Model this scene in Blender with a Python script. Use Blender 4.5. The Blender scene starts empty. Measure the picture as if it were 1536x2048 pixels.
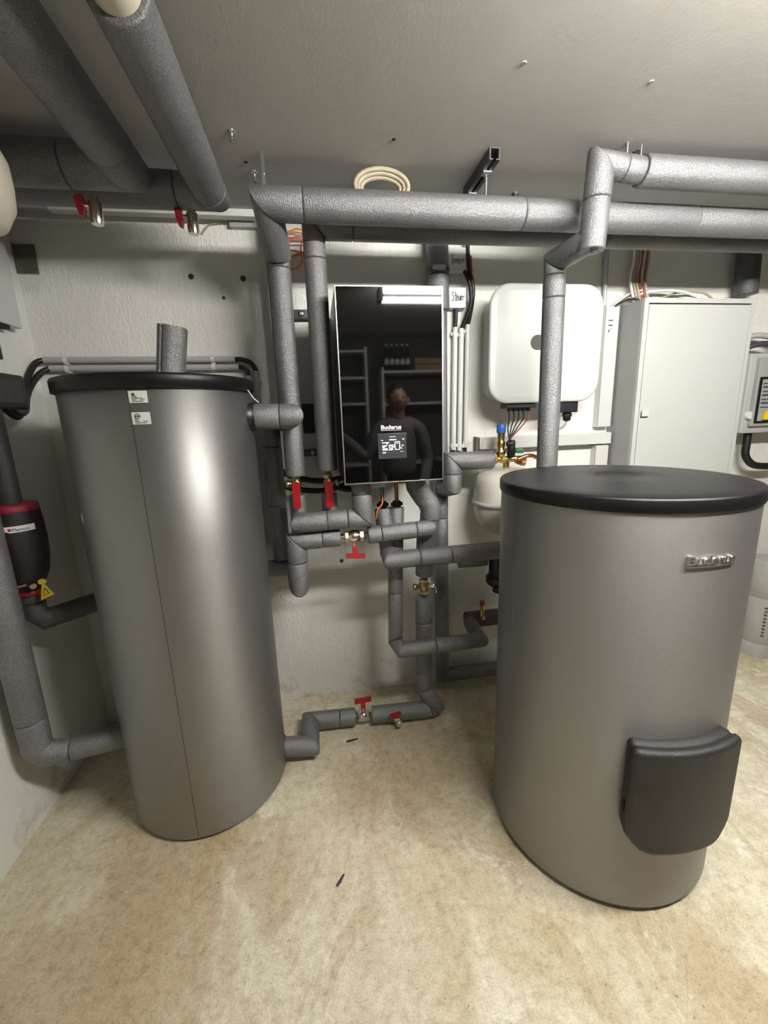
import bpy, bmesh, math, random
from mathutils import Vector, Matrix
random.seed(7)
D = bpy.data
S = bpy.context.scene
COL = S.collection

# ------------------------------------------------------------------ camera
F_PX, YAW, PITCH, ROLL = 837.7, 0.1512, 0.2188, 0.0345
cy, sy, cp, sp = math.cos(YAW), math.sin(YAW), math.cos(PITCH), math.sin(PITCH)
fwd = Vector((sy*cp, cy*cp, -sp)); rgt = Vector((cy, -sy, 0)); dwn = fwd.cross(rgt)
r2 = math.cos(ROLL)*rgt + math.sin(ROLL)*dwn
d2 = -math.sin(ROLL)*rgt + math.cos(ROLL)*dwn
cd = D.cameras.new('camera'); cam = D.objects.new('camera', cd); COL.objects.link(cam)
cd.sensor_fit = 'VERTICAL'; cd.sensor_height = 24.0; cd.lens = F_PX*24.0/2048.0
cd.clip_start = 0.02
cam.matrix_world = Matrix.Translation((0, 0, 1.48)) @ Matrix((r2, -d2, -fwd)).transposed().to_4x4()
S.camera = cam

# ------------------------------------------------------------------ world, exposure
w = D.worlds.new('world'); S.world = w; w.use_nodes = True
w.node_tree.nodes['Background'].inputs[0].default_value = (0.9, 0.95, 1, 1)
w.node_tree.nodes['Background'].inputs[1].default_value = 0.0
vs = S.view_settings
vs.view_transform = 'Standard'; vs.look = 'None'; vs.gamma = 1; vs.use_curve_mapping = False
vs.exposure = 1.28
LAMP = 88.0
LAMP_COLOR = (1.0, 0.968, 0.905)

# ------------------------------------------------------------------ materials
def nodes_of(m):
    m.use_nodes = True
    nt = m.node_tree
    return nt, nt.nodes['Principled BSDF']

def mat(name, col, rough=0.5, metal=0.0, var=0.0, vscale=8.0, bump=0.0, bscale=200.0, stretch=(1, 1, 1),
        emit=None, estr=0.0, spec=None, speck=0.0, sscale=500.0, alpha=None, coat=0.0):
    m = D.materials.new(name); nt, b = nodes_of(m)
    N, L = nt.nodes.new, nt.links.new
    b.inputs['Base Color'].default_value = (*col, 1)
    b.inputs['Roughness'].default_value = rough
    b.inputs['Metallic'].default_value = metal
    if spec is not None: b.inputs['Specular IOR Level'].default_value = spec
    if coat: b.inputs['Coat Weight'].default_value = coat; b.inputs['Coat Roughness'].default_value = 0.02
    if emit: b.inputs['Emission Color'].default_value = (*emit, 1); b.inputs['Emission Strength'].default_value = estr
    if alpha is not None: b.inputs['Alpha'].default_value = alpha
    tc = N('ShaderNodeTexCoord'); mp = N('ShaderNodeMapping'); mp.inputs['Scale'].default_value = stretch
    L(tc.outputs['Object'], mp.inputs['Vector'])
    csrc = None
    if var:
        n = N('ShaderNodeTexNoise'); n.inputs['Scale'].default_value = vscale; n.inputs['Detail'].default_value = 6
        L(mp.outputs[0], n.inputs['Vector'])
        r = N('ShaderNodeValToRGB')
        r.color_ramp.elements[0].position = 0.3; r.color_ramp.elements[1].position = 0.7
        r.color_ramp.elements[0].color = (*[c*(1-var) for c in col], 1)
        r.color_ramp.elements[1].color = (*[min(1, c*(1+var)) for c in col], 1)
        L(n.outputs['Fac'], r.inputs['Fac']); csrc = r.outputs['Color']
    if speck:
        n = N('ShaderNodeTexNoise'); n.inputs['Scale'].default_value = sscale; n.inputs['Detail'].default_value = 2
        L(mp.outputs[0], n.inputs['Vector'])
        r = N('ShaderNodeValToRGB'); r.color_ramp.elements[0].position = 0.38; r.color_ramp.elements[1].position = 0.66
        r.color_ramp.elements[0].color = (1-speck, 1-speck, 1-speck, 1); r.color_ramp.elements[1].color = (1+speck*1.6,)*3 + (1,)
        L(n.outputs['Fac'], r.inputs['Fac'])
        mx = N('ShaderNodeMix'); mx.data_type = 'RGBA'; mx.blend_type = 'MULTIPLY'; mx.inputs[0].default_value = 1
        if csrc: L(csrc, mx.inputs[6])
        else: mx.inputs[6].default_value = (*col, 1)
        L(r.outputs['Color'], mx.inputs[7]); csrc = mx.outputs[2]
    if csrc: L(csrc, b.inputs['Base Color'])
    if bump:
        n = N('ShaderNodeTexNoise'); n.inputs['Scale'].default_value = bscale; n.inputs['Detail'].default_value = 4
        L(mp.outputs[0], n.inputs['Vector'])
        bp = N('ShaderNodeBump'); bp.inputs['Strength'].default_value = bump; bp.inputs['Distance'].default_value = 0.01
        L(n.outputs['Fac'], bp.inputs['Height']); L(bp.outputs[0], b.inputs['Normal'])
    return m

def ramp(N, L, src, stops):
    r = N('ShaderNodeValToRGB'); e = r.color_ramp.elements
    e[0].position, e[0].color = stops[0][0], (*stops[0][1], 1)
    e[1].position, e[1].color = stops[-1][0], (*stops[-1][1], 1)
    for p, c in stops[1:-1]:
        x = e.new(p); x.color = (*c, 1)
    L(src, r.inputs['Fac']); return r.outputs['Color']

def noise(N, L, vec, scale, detail=6, rough=0.55, dist=0.0):
    n = N('ShaderNodeTexNoise'); n.inputs['Scale'].default_value = scale; n.inputs['Detail'].default_value = detail
    n.inputs['Roughness'].default_value = rough; n.inputs['Distortion'].default_value = dist
    L(vec, n.inputs['Vector']); return n.outputs['Fac']

def mix(N, L, mode, fac, a, b_):
    mx = N('ShaderNodeMix'); mx.data_type = 'RGBA'; mx.blend_type = mode
    for s, v in ((0, fac), (6, a), (7, b_)):
        if hasattr(v, 'links') or hasattr(v, 'is_linked'): L(v, mx.inputs[s])
        elif s == 0: mx.inputs[0].default_value = v
        else: mx.inputs[s].default_value = (*v, 1)
    return mx.outputs[2]

def floor_mat():
    m = D.materials.new('stained concrete floor'); nt, b = nodes_of(m); N, L = nt.nodes.new, nt.links.new
    tc = N('ShaderNodeTexCoord'); v = tc.outputs['Object']
    mpw = N('ShaderNodeMapping'); mpw.inputs['Scale'].default_value = (1.0, 0.55, 1); mpw.inputs['Rotation'].default_value = (0, 0, -0.25)
    L(v, mpw.inputs['Vector']); vw = mpw.outputs[0]
    base = ramp(N, L, noise(N, L, vw, 2.6, 9, 0.68, 0.7), [(0.33, (0.43, 0.362, 0.24)), (0.44, (0.53, 0.475, 0.345)), (0.52, (0.60, 0.56, 0.43)), (0.64, (0.70, 0.67, 0.56))])
    brown = ramp(N, L, noise(N, L, vw, 1.7, 7, 0.66, 1.1), [(0.515, (0, 0, 0)), (0.545, (0.45, 0.45, 0.45)), (0.66, (0.85, 0.85, 0.85))])
    c = mix(N, L, 'MIX', brown, base, (0.41, 0.32, 0.20))
    pale = ramp(N, L, noise(N, L, vw, 3.6, 9, 0.7, 0.6), [(0.58, (0, 0, 0)), (0.61, (0.7, 0.7, 0.7)), (0.7, (0.8, 0.8, 0.8))])
    c = mix(N, L, 'MIX', pale, c, (0.72, 0.70, 0.62))
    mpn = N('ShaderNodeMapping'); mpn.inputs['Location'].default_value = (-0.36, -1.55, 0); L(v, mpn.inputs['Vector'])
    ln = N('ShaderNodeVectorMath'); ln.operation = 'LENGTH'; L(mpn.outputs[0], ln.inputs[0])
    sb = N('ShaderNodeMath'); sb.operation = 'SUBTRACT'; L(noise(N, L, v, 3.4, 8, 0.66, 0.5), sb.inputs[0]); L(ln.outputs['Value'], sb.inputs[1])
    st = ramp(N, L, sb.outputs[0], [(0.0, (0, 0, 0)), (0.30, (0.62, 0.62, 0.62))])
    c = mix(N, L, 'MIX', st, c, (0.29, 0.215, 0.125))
    mp3 = N('ShaderNodeMapping'); mp3.vector_type = 'TEXTURE'; mp3.inputs['Location'].default_value = (-0.68, 1.02, 0); mp3.inputs['Rotation'].default_value = (0, 0, -0.35); mp3.inputs['Scale'].default_value = (0.34, 0.95, 1)
    L(v, mp3.inputs['Vector']); l3 = N('ShaderNodeVectorMath'); l3.operation = 'LENGTH'; L(mp3.outputs[0], l3.inputs[0])
    s3 = N('ShaderNodeMath'); s3.operation = 'SUBTRACT'; L(noise(N, L, v, 4.5, 7, 0.6, 0.6), s3.inputs[0])
    h3 = N('ShaderNodeMath'); h3.operation = 'MULTIPLY'; h3.inputs[1].default_value = 0.55; L(l3.outputs['Value'], h3.inputs[0]); L(h3.outputs[0], s3.inputs[1])
    st3 = ramp(N, L, s3.outputs[0], [(0.03, (0, 0, 0)), (0.09, (0.5, 0.5, 0.5)), (0.3, (0.75, 0.75, 0.75))])
    c = mix(N, L, 'MIX', st3, c, (0.40, 0.305, 0.185))
    fine = ramp(N, L, noise(N, L, v, 34, 12, 0.8), [(0.34, (0.70, 0.67, 0.60)), (0.50, (1, 1, 1)), (0.68, (1.2, 1.2, 1.17))])
    c = mix(N, L, 'MULTIPLY', 1.0, c, fine)
    grit = ramp(N, L, noise(N, L, v, 170, 4, 0.7), [(0.36, (0.80, 0.78, 0.73)), (0.55, (1.06, 1.06, 1.05))])
    c = mix(N, L, 'MULTIPLY', 0.8, c, grit)
    scr = N('ShaderNodeTexVoronoi'); scr.feature = 'DISTANCE_TO_EDGE'; scr.inputs['Scale'].default_value = 3.1
    dv = mix(N, L, 'ADD', 0.5, v, noise(N, L, v, 6, 6)); L(dv, scr.inputs['Vector'])
    crack = ramp(N, L, scr.outputs['Distance'], [(0.0, (0.66, 0.62, 0.54)), (0.010, (1, 1, 1))])
    c = mix(N, L, 'MULTIPLY', 0.4, c, crack)
    dots = ramp(N, L, noise(N, L, v, 75, 3, 0.5), [(0.27, (0.40, 0.34, 0.26)), (0.31, (1, 1, 1))])
    c = mix(N, L, 'MULTIPLY', 0.8, c, dots)
    L(c, b.inputs['Base Color']); b.inputs['Roughness'].default_value = 0.6
    bp = N('ShaderNodeBump'); bp.inputs['Strength'].default_value = 0.35; bp.inputs['Distance'].default_value = 0.01
    L(noise(N, L, v, 60, 10, 0.75), bp.inputs['Height']); L(bp.outputs[0], b.inputs['Normal'])
    return m

def plaster_mat(name, col, dirt=True, stretch=(1, 1, 1), bs=0.5):
    m = D.materials.new(name); nt, b = nodes_of(m); N, L = nt.nodes.new, nt.links.new
    tc = N('ShaderNodeTexCoord'); mp = N('ShaderNodeMapping'); mp.inputs['Scale'].default_value = stretch
    L(tc.outputs['Object'], mp.inputs['Vector']); v = mp.outputs[0]
    c = ramp(N, L, noise(N, L, v, 2.6, 6), [(0.3, [x*0.93 for x in col]), (0.7, [x*1.04 for x in col])])
    if dirt:
        sp_ = ramp(N, L, noise(N, L, v, 34, 4, 0.6), [(0.26, (0.55, 0.52, 0.46)), (0.31, (1, 1, 1))])
        c = mix(N, L, 'MULTIPLY', 0.45, c, sp_)
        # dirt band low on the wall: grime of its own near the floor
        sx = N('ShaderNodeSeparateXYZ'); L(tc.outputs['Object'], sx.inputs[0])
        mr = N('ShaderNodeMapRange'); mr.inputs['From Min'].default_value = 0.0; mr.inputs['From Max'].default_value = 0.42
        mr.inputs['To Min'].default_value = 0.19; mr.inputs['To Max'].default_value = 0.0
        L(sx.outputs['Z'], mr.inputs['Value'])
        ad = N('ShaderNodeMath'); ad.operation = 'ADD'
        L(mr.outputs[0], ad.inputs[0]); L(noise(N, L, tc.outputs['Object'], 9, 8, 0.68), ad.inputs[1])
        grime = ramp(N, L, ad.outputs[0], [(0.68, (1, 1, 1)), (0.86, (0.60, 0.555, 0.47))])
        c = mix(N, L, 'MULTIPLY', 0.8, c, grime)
    L(c, b.inputs['Base Color']); b.inputs['Roughness'].default_value = 0.8
    b.inputs['Specular IOR Level'].default_value = 0.25
    bp = N('ShaderNodeBump'); bp.inputs['Strength'].default_value = bs; bp.inputs['Distance'].default_value = 0.008
    h = mix(N, L, 'ADD', 1.0, noise(N, L, v, 28, 5, 0.6), noise(N, L, v, 110, 3, 0.6))
    L(h, bp.inputs['Height']); L(bp.outputs[0], b.inputs['Normal'])
    return m

ANISO = 0.25
def metal_skin(name, col, rough):
    m = D.materials.new(name); nt, b = nodes_of(m); N, L = nt.nodes.new, nt.links.new
    tc = N('ShaderNodeTexCoord')
    c = ramp(N, L, noise(N, L, tc.outputs['Object'], 420, 2, 0.5), [(0.35, [x*0.9 for x in col]), (0.65, [x*1.1 for x in col])])
    L(c, b.inputs['Base Color']); b.inputs['Roughness'].default_value = rough; b.inputs['Metallic'].default_value = 0.9
    b.inputs['Anisotropic'].default_value = 0.6; b.inputs['Anisotropic Rotation'].default_value = ANISO
    tg = N('ShaderNodeTangent'); tg.direction_type = 'RADIAL'; tg.axis = 'Z'; L(tg.outputs[0], b.inputs['Tangent'])
    return m

M = {}
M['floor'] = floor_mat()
M['wall'] = plaster_mat('white rough plaster', (0.71, 0.705, 0.67), True, (1, 1, 0.45), 0.42)
M['wall_low_bounce'] = plaster_mat('basement wall darkened to cut bounce', (0.08, 0.078, 0.072), False)  # right and front walls: tone set dark to cut bounced fill light
M['ceiling'] = plaster_mat('grey white ceiling paint', (0.48, 0.472, 0.452), False, (1, 0.6, 1), 0.06)
M['foam'] = mat('grey pipe foam', (0.155, 0.158, 0.164), 0.39, 0.30, 0.10, 7, 0.40, 270, speck=0.24, sscale=290, spec=0.95)
M['foam_dark'] = mat('dark grey pipe foam', (0.07, 0.0715, 0.075), 0.45, 0.2, 0.10, 9, 0.3, 270, speck=0.18, sscale=290)
M['foam_cut'] = mat('cut foam edge', (0.06, 0.06, 0.063), 0.8)
M['tank_skin'] = metal_skin('silver tank foil', (0.29, 0.286, 0.282), 0.52)
M['black_lid'] = mat('matt black plastic lid', (0.005, 0.005, 0.0055), 0.40, 0, bump=0.05, bscale=600, spec=0.3)
M['black'] = mat('black plastic', (0.006, 0.006, 0.0065), 0.4)
M['black_rubber'] = mat('black rubber', (0.007, 0.007, 0.0075), 0.5)
M['black_foam'] = mat('black moulded foam', (0.0125, 0.012, 0.0115), 0.5, 0, 0.3, 14, 0.25, 420)
M['dark_gap'] = mat('dark gap', (0.01, 0.01, 0.01), 0.8)
M['white_powder'] = mat('white powder coat', (0.52, 0.525, 0.515), 0.38)
M['white_plastic'] = mat('white plastic', (0.62, 0.62, 0.60), 0.42)
M['grey_white'] = mat('grey white enamel', (0.45, 0.465, 0.45), 0.4)
M['grey_side'] = mat('grey cabinet side', (0.33, 0.34, 0.33), 0.45)
M['conduit'] = mat('light grey conduit', (0.38, 0.385, 0.375), 0.4)
M['cream'] = mat('cream plastic', (0.56, 0.53, 0.43), 0.4)
M['cream_cable'] = mat('cream cable', (0.34, 0.295, 0.215), 0.5, 0, 0.15, 20)
M['vessel'] = mat('cream white enamel vessel', (0.53, 0.51, 0.46), 0.22)
M['olive'] = mat('olive grey plate', (0.115, 0.108, 0.08), 0.55, 0, 0.1, 20)
M['brass'] = mat('brass', (0.62, 0.44, 0.17), 0.27, 1.0, 0.12, 60)
M['brass_dull'] = mat('dull brass', (0.40, 0.31, 0.19), 0.34, 1.0, 0.15, 60)
M['nickel'] = mat('nickel plated brass', (0.74, 0.70, 0.60), 0.2, 1.0, 0.06, 50)
M['steel'] = mat('zinc steel', (0.55, 0.56, 0.57), 0.32, 1.0, 0.08, 90)
M['steel_dark'] = mat('dark steel', (0.07, 0.07, 0.073), 0.45, 0.4)
M['chrome'] = mat('chrome letters', (0.92, 0.92, 0.92), 0.28, 1.0)
M['copper'] = mat('copper pipe', (0.62, 0.27, 0.15), 0.26, 1.0)
M['red'] = mat('red plastic', (0.27, 0.003, 0.008), 0.42)
M['red_dark'] = mat('dark red foam ring', (0.26, 0.012, 0.035), 0.55, 0, 0.2, 60)
M['red_shaded'] = mat('red plastic darkened for shade', (0.14, 0.003, 0.010), 0.4)  # lever red with the shade under the ceiling pipes put into its colour
M['blue'] = mat('blue cap', (0.02, 0.11, 0.42), 0.4)
M['green'] = mat('green plastic', (0.01, 0.20, 0.06), 0.4)
M['yellow'] = mat('yellow tag', (0.60, 0.45, 0.015), 0.45)
M['orange'] = mat('orange cable', (0.62, 0.16, 0.05), 0.5)
M['brown_red'] = mat('brown red cable', (0.26, 0.075, 0.045), 0.5)
M['glass_black'] = mat('black front glass', (0.002, 0.002, 0.0022), 0.03, 0, spec=0.5)
M['screen'] = mat('display background', (0.02, 0.02, 0.021), 0.25, emit=(0.9, 0.95, 1), estr=0.015)
M['screen_white'] = mat('lit display lines', (0.8, 0.8, 0.8), 0.4, emit=(1, 1, 1), estr=0.55)
M['screen_red'] = mat('lit red display lines', (0.5, 0.1, 0.1), 0.4, emit=(1, 0.25, 0.2), estr=0.5)
M['screen_blue'] = mat('lit blue status bar', (0.1, 0.3, 0.7), 0.4, emit=(0.25, 0.55, 1), estr=0.5)
M['print_white'] = mat('white print', (0.82, 0.82, 0.80), 0.5)
M['print_dark'] = mat('dark print', (0.05, 0.05, 0.05), 0.6)
M['print_red'] = mat('red print', (0.45, 0.02, 0.03), 0.5)
M['ink'] = mat('black marker ink', (0.02, 0.02, 0.02), 0.6)
M['paper'] = mat('white label paper', (0.6, 0.595, 0.565), 0.5)
M['clear'] = mat('clear cover', (0.3, 0.31, 0.3), 0.12, 0)
M['drain'] = mat('pale grey pipe plastic', (0.33, 0.335, 0.315), 0.4, 0, 0.06, 12)
M['wood'] = mat('crate wood', (0.36, 0.22, 0.10), 0.6, 0, 0.2, 12)
M['bottle'] = mat('dark bottle glass', (0.02, 0.022, 0.02), 0.12)
M['shelf'] = mat('white shelf board', (0.70, 0.69, 0.66), 0.5)
M['tube'] = mat('lit fluorescent tube', (0.9, 0.9, 0.9), 0.4, emit=LAMP_COLOR, estr=LAMP)
M['skin'] = mat('skin', (0.50, 0.30, 0.21), 0.5)
M['hair'] = mat('dark hair', (0.02, 0.016, 0.013), 0.6)
M['jacket'] = mat('grey jacket', (0.20, 0.20, 0.20), 0.8, 0, 0.1, 30)
M['trousers'] = mat('dark trousers', (0.035, 0.04, 0.055), 0.8)

# ------------------------------------------------------------------ helpers
def tag(o, label=None, cat=None, group=None, kind=None):
    if label: o['label'] = label
    if cat: o['category'] = cat
    if group: o['group'] = group
    if kind: o['kind'] = kind
    return o

def thing(name, label, cat, loc, group=None):
    o = D.objects.new(name, None); o.empty_display_size = 0.05; COL.objects.link(o)
    o.location = loc
    return tag(o, label, cat, group)

def world_loc(o):
    v = Vector((0, 0, 0))
    while o: v += o.location; o = o.parent
    return v

class MB:
    """collects shapes in world coordinates and links them as one mesh object"""
    def __init__(s): s.v = []; s.f = []; s.sm = []
    def add(s, vs_, fs, smooth=False):
        b = len(s.v); s.v += [Vector(q) for q in vs_]
        s.f += [[i+b for i in f] for f in fs]; s.sm += [smooth]*len(fs); return s
    def box(s, lo, hi, bev=0.0):
        bm = bmesh.new(); bmesh.ops.create_cube(bm, size=1)
        for q in bm.verts: q.co = Vector([(lo[i]+hi[i])/2 + q.co[i]*(hi[i]-lo[i]) for i in range(3)])
        if bev: bmesh.ops.bevel(bm, geom=bm.edges[:], offset=bev, segments=2, profile=0.6, affect='EDGES')
        return s.bm(bm)
    def bm(s, bm, smooth=False):
        bm.verts.index_update()
        s.add([q.co.copy() for q in bm.verts], [[q.index for q in f.verts] for f in bm.faces], smooth); bm.free(); return s
    def frame(s, d):
        d = Vector(d).normalized(); a = Vector((0, 0, 1)) if abs(d.z) < 0.9 else Vector((1, 0, 0))
        u = d.cross(a).normalized(); return d, u, d.cross(u)
    def lathe(s, o, axis, prof, n=32, smooth=True, cap=True):
        """profile: (radius, distance along axis)"""
        o = Vector(o); d, u, v = s.frame(axis); vs_ = []; fs = []
        for r, h in prof:
            for k in range(n):
                a = 2*math.pi*k/n; vs_.append(o + d*h + u*(r*math.cos(a)) + v*(r*math.sin(a)))
        for i in range(len(prof)-1):
            for k in range(n):
                k2 = (k+1) % n; fs.append([i*n+k, i*n+k2, (i+1)*n+k2, (i+1)*n+k])
        s.add(vs_, fs, smooth)
        if cap:
            m_ = len(prof)-1
            s.add(vs_[:n], [list(range(n))[::-1]]); s.add(vs_[m_*n:], [list(range(n))])
        return s
    def cyl(s, a, b, r, n=20, r1=None, bev=0.0):
        a, b = Vector(a), Vector(b); L_ = (b-a).length; r1 = r if r1 is None else r1
        if bev: pr = [(r-bev, 0), (r, bev), (r1, L_-bev), (r1-bev, L_)]
        else: pr = [(r, 0), (r1, L_)]
        return s.lathe(a, b-a, pr, n, True)
    def hexnut(s, a, b, r): 
        return s.lathe(a, Vector(b)-Vector(a), [(r*0.93, 0), (r, (Vector(b)-Vector(a)).length*0.12), (r, (Vector(b)-Vector(a)).length*0.88), (r*0.93, (Vector(b)-Vector(a)).length)], 6, False)
    def tube(s, pts, r, n=10, smooth_path=True, seg=7, cap=True):
        P = [Vector(p) for p in pts]
        if smooth_path and len(P) > 2:
            Q = []
            for i in range(len(P)-1):
                p0, p1, p2, p3 = P[max(i-1, 0)], P[i], P[i+1], P[min(i+2, len(P)-1)]
                for k in range(seg):
                    t = k/seg
                    Q.append(0.5*((2*p1)+(p2-p0)*t+(2*p0-5*p1+4*p2-p3)*t*t+(3*p1-p0-3*p2+p3)*t**3))
            P = Q+[P[-1]]
        T = [(P[min(i+1, len(P)-1)]-P[max(i-1, 0)]).normalized() for i in range(len(P))]
        d, u, v = s.frame(T[0]); vs_ = []; fs = []
        for i, p in enumerate(P):
            u = (u-T[i]*u.dot(T[i])).normalized(); v = T[i].cross(u)
            for k in range(n):
                a = 2*math.pi*k/n; vs_.append(p+u*(r*math.cos(a))+v*(r*math.sin(a)))
        for i in range(len(P)-1):
            for k in range(n):
                k2 = (k+1) % n; fs.append([i*n+k, i*n+k2, (i+1)*n+k2, (i+1)*n+k])
        s.add(vs_, fs, True)
        if cap: s.add(vs_[:n], [list(range(n))[::-1]]); s.add(vs_[-n:], [list(range(n))])
        return s
    def prism(s, outline, o, u, v, n, depth):
        """outline (2-D) in frame u,v at o, pushed along n by depth"""
        o, u, v, n = Vector(o), Vector(u), Vector(v), Vector(n); k = len(outline)
        a = [o+u*x+v*y for x, y in outline]; b = [q+n*depth for q in a]
        return s.add(a+b, [list(range(k))[::-1], list(range(k, 2*k))]+[[i, (i+1) % k, (i+1) % k+k, i+k] for i in range(k)])
    def build(s, name, material, parent=None, label=None):
        me = D.meshes.new(name); o = D.objects.new(name, me); COL.objects.link(o)
        off = Vector((0, 0, 0))
        if parent: o.parent = parent; off = world_loc(parent)
        me.from_pydata([q-off for q in s.v], [], s.f); 
        for p, sm in zip(me.polygons, s.sm): p.use_smooth = sm
        bm = bmesh.new(); bm.from_mesh(me); bmesh.ops.recalc_face_normals(bm, faces=bm.faces[:]); bm.to_mesh(me); bm.free()
        me.materials.append(M[material]); me.update()
        if label: o['label'] = label
        return o

def rrect(x0, y0, x1, y1, r, n=8):
    out = []
    for cx, cy_, a0 in ((x1-r, y1-r, 0), (x0+r, y1-r, 90), (x0+r, y0+r, 180), (x1-r, y0+r, 270)):
        for k in range(n+1):
            a = math.radians(a0+90*k/n); out.append((cx+r*math.cos(a), cy_+r*math.sin(a)))
    return out

def text_mesh(body, size, bold=0.0, extrude=0.0, sx=1.0):
    c = D.curves.new('lettering', 'FONT'); c.body = body; c.size = size; c.extrude = extrude; c.offset = bold
    c.resolution_u = 4; c.align_x = 'CENTER'
    o = D.objects.new('lettering', c); COL.objects.link(o)
    me = D.meshes.new_from_object(o.evaluated_get(bpy.context.evaluated_depsgraph_get()))
    D.objects.remove(o); D.curves.remove(c)
    vs_ = [Vector((q.co.x*sx, q.co.y, q.co.z)) for q in me.vertices]; fs = [list(p.vertices) for p in me.polygons]
    D.meshes.remove(me); return vs_, fs

def add_text(mb, body, size, o, u, v, n, bold=0.0, extrude=0.0, sx=1.0):
    vs_, fs = text_mesh(body, size, bold, extrude, sx); o, u, v, n = Vector(o), Vector(u), Vector(v), Vector(n)
    return mb.add([o+u*q.x+v*q.y+n*q.z for q in vs_], fs)

def on_cyl(c, r, ang0, z0):
    """maps (x, y, depth) onto a vertical cylinder; angle 0 faces -y, positive to +x"""
    return lambda q: (c[0]+(r+q[2])*math.sin(ang0+q[0]/r), c[1]-(r+q[2])*math.cos(ang0+q[0]/r), z0+q[1])

# pipe runs of foam sleeves, mitred at each bend
def pipe_run(label, pts, r, seams=(), smooth=(), group=None, name='insulated_pipe', m='foam', slit=None, butt=()):
    P = [Vector(p) for p in pts]; n_seg = len(P)-1
    R = list(r) if isinstance(r, (list, tuple)) else [r]*n_seg
    lowest = min(P, key=lambda q: q.z)
    root = thing(name, label, 'pipe', lowest, group)
    dirs = [(P[i+1]-P[i]).normalized() for i in range(n_seg)]
    NN = 40
    def plane(i):      # mitre plane at vertex i
        if i == 0: return P[0], dirs[0]
        if i == n_seg: return P[-1], dirs[-1]
        return P[i], (dirs[i-1]+dirs[i]).normalized()
    # frames per segment by parallel transport
    mbx = MB(); d, u, v = mbx.frame(dirs[0]); frames = []
    for i in range(n_seg):
        if i: u = dirs[i-1].rotation_difference(dirs[i]) @ u
        u = (u-dirs[i]*u.dot(dirs[i])).normalized(); frames.append((u.copy(), dirs[i].cross(u)))
    def ring(i, o, nrm, rr, shift):
        u, v = frames[i]; d = dirs[i]; out = []
        for k in range(NN):
            a = 2*math.pi*k/NN; rad = rr
            if slit is not None and k in slit.get(i, ()): rad = rr-0.005
            q = P[i]+u*(rad*math.cos(a))+v*(rad*math.sin(a))
            t = (o-q).dot(nrm)/d.dot(nrm); out.append(q+d*(t+shift))
        return out
    pieces = []; cur = []
    for i in range(n_seg):
        L_ = (P[i+1]-P[i]).length
        cuts = sorted(t for s_, t in seams if s_ == i)
        stops = [0.0]+cuts+[1.0]
        for a_, b_ in zip(stops[:-1], stops[1:]):
            o0, n0 = plane(i) if a_ == 0 else (P[i]+dirs[i]*(L_*a_), dirs[i])
            o1, n1 = plane(i+1) if b_ == 1 else (P[i]+dirs[i]*(L_*b_), dirs[i])
            if a_ == 0 and i in butt: o0, n0 = P[i], dirs[i]
            if b_ == 1 and (i+1) in butt: o1, n1 = P[i+1]+dirs[i]*R[i]*0.95, dirs[i]
            sm0 = a_ == 0 and i in smooth; sm1 = b_ == 1 and (i+1) in smooth
            rr = R[i]*(1+random.uniform(-0.012, 0.012)) if not (smooth) else R[i]
            rings = []
            if not sm0: rings += [ring(i, o0, n0, rr-0.0045, 0.0006), ring(i, o0, n0, rr-0.001, 0.0022), ring(i, o0, n0, rr, 0.006)]
            else: rings += [ring(i, o0, n0, rr, 0.0)]
            if not sm1: rings += [ring(i, o1, n1, rr, -0.006), ring(i, o1, n1, rr-0.001, -0.0022), ring(i, o1, n1, rr-0.0045, -0.0006)]
            cur.append(rings)
            if not sm1: pieces.append(cur); cur = []
    if cur: pieces.append(cur)
    for pc in pieces:
        rings = [q for rs in pc for q in rs]; mb = MB(); vs_ = [q for rg in rings for q in rg]; fs = []
        for i in range(len(rings)-1):
            for k in range(NN):
                k2 = (k+1) % NN; fs.append([i*NN+k, i*NN+k2, (i+1)*NN+k2, (i+1)*NN+k])
        mb.add(vs_, fs, True); mb.add(rings[0], [list(range(NN))[::-1]]); mb.add(rings[-1], [list(range(NN))])
        mb.build('foam_sleeve', m, root)
    return root

def struct(name, mb, m, parent=None):
    o = mb.build(name, m, parent)
    if not parent: o['kind'] = 'structure'
    return o

# ------------------------------------------------------------------ room shell
XL, XR, YB, YF, ZC = -1.15, 3.9, 2.075, -1.55, 2.33
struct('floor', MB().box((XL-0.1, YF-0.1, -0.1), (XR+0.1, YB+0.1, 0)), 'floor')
struct('ceiling', MB().box((XL-0.1, YF-0.1, ZC), (XR+0.1, YB+0.1, ZC+0.1)), 'ceiling')
wall_back = struct('wall_back', MB().box((XL-0.1, YB, 0), (XR+0.1, YB+0.1, ZC)), 'wall')
struct('wall_left', MB().box((XL-0.1, YF, 0), (XL, YB, ZC)), 'wall')
struct('wall_right', MB().box((XR, YF, 0), (XR+0.1, YB, ZC)), 'wall_low_bounce')
struct('wall_front', MB().box((XL-0.1, YF-0.1, 0), (XR+0.1, YF, ZC)), 'wall_low_bounce')
for x, z, r in ((-0.485, 2.103, 0.008), (-0.27, 2.098, 0.008), (0.085, 0.77, 0.007), (-0.36, 2.02, 0.005), (0.64, 0.79, 0.005)):
    MB().lathe((x, YB, z), (0, -1, 0), [(r*1.5, 0), (r*1.4, 0.0015), (r*0.8, 0.003), (r*0.7, 0.001)], 14).build('screw_hole', 'steel_dark', wall_back)

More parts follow.
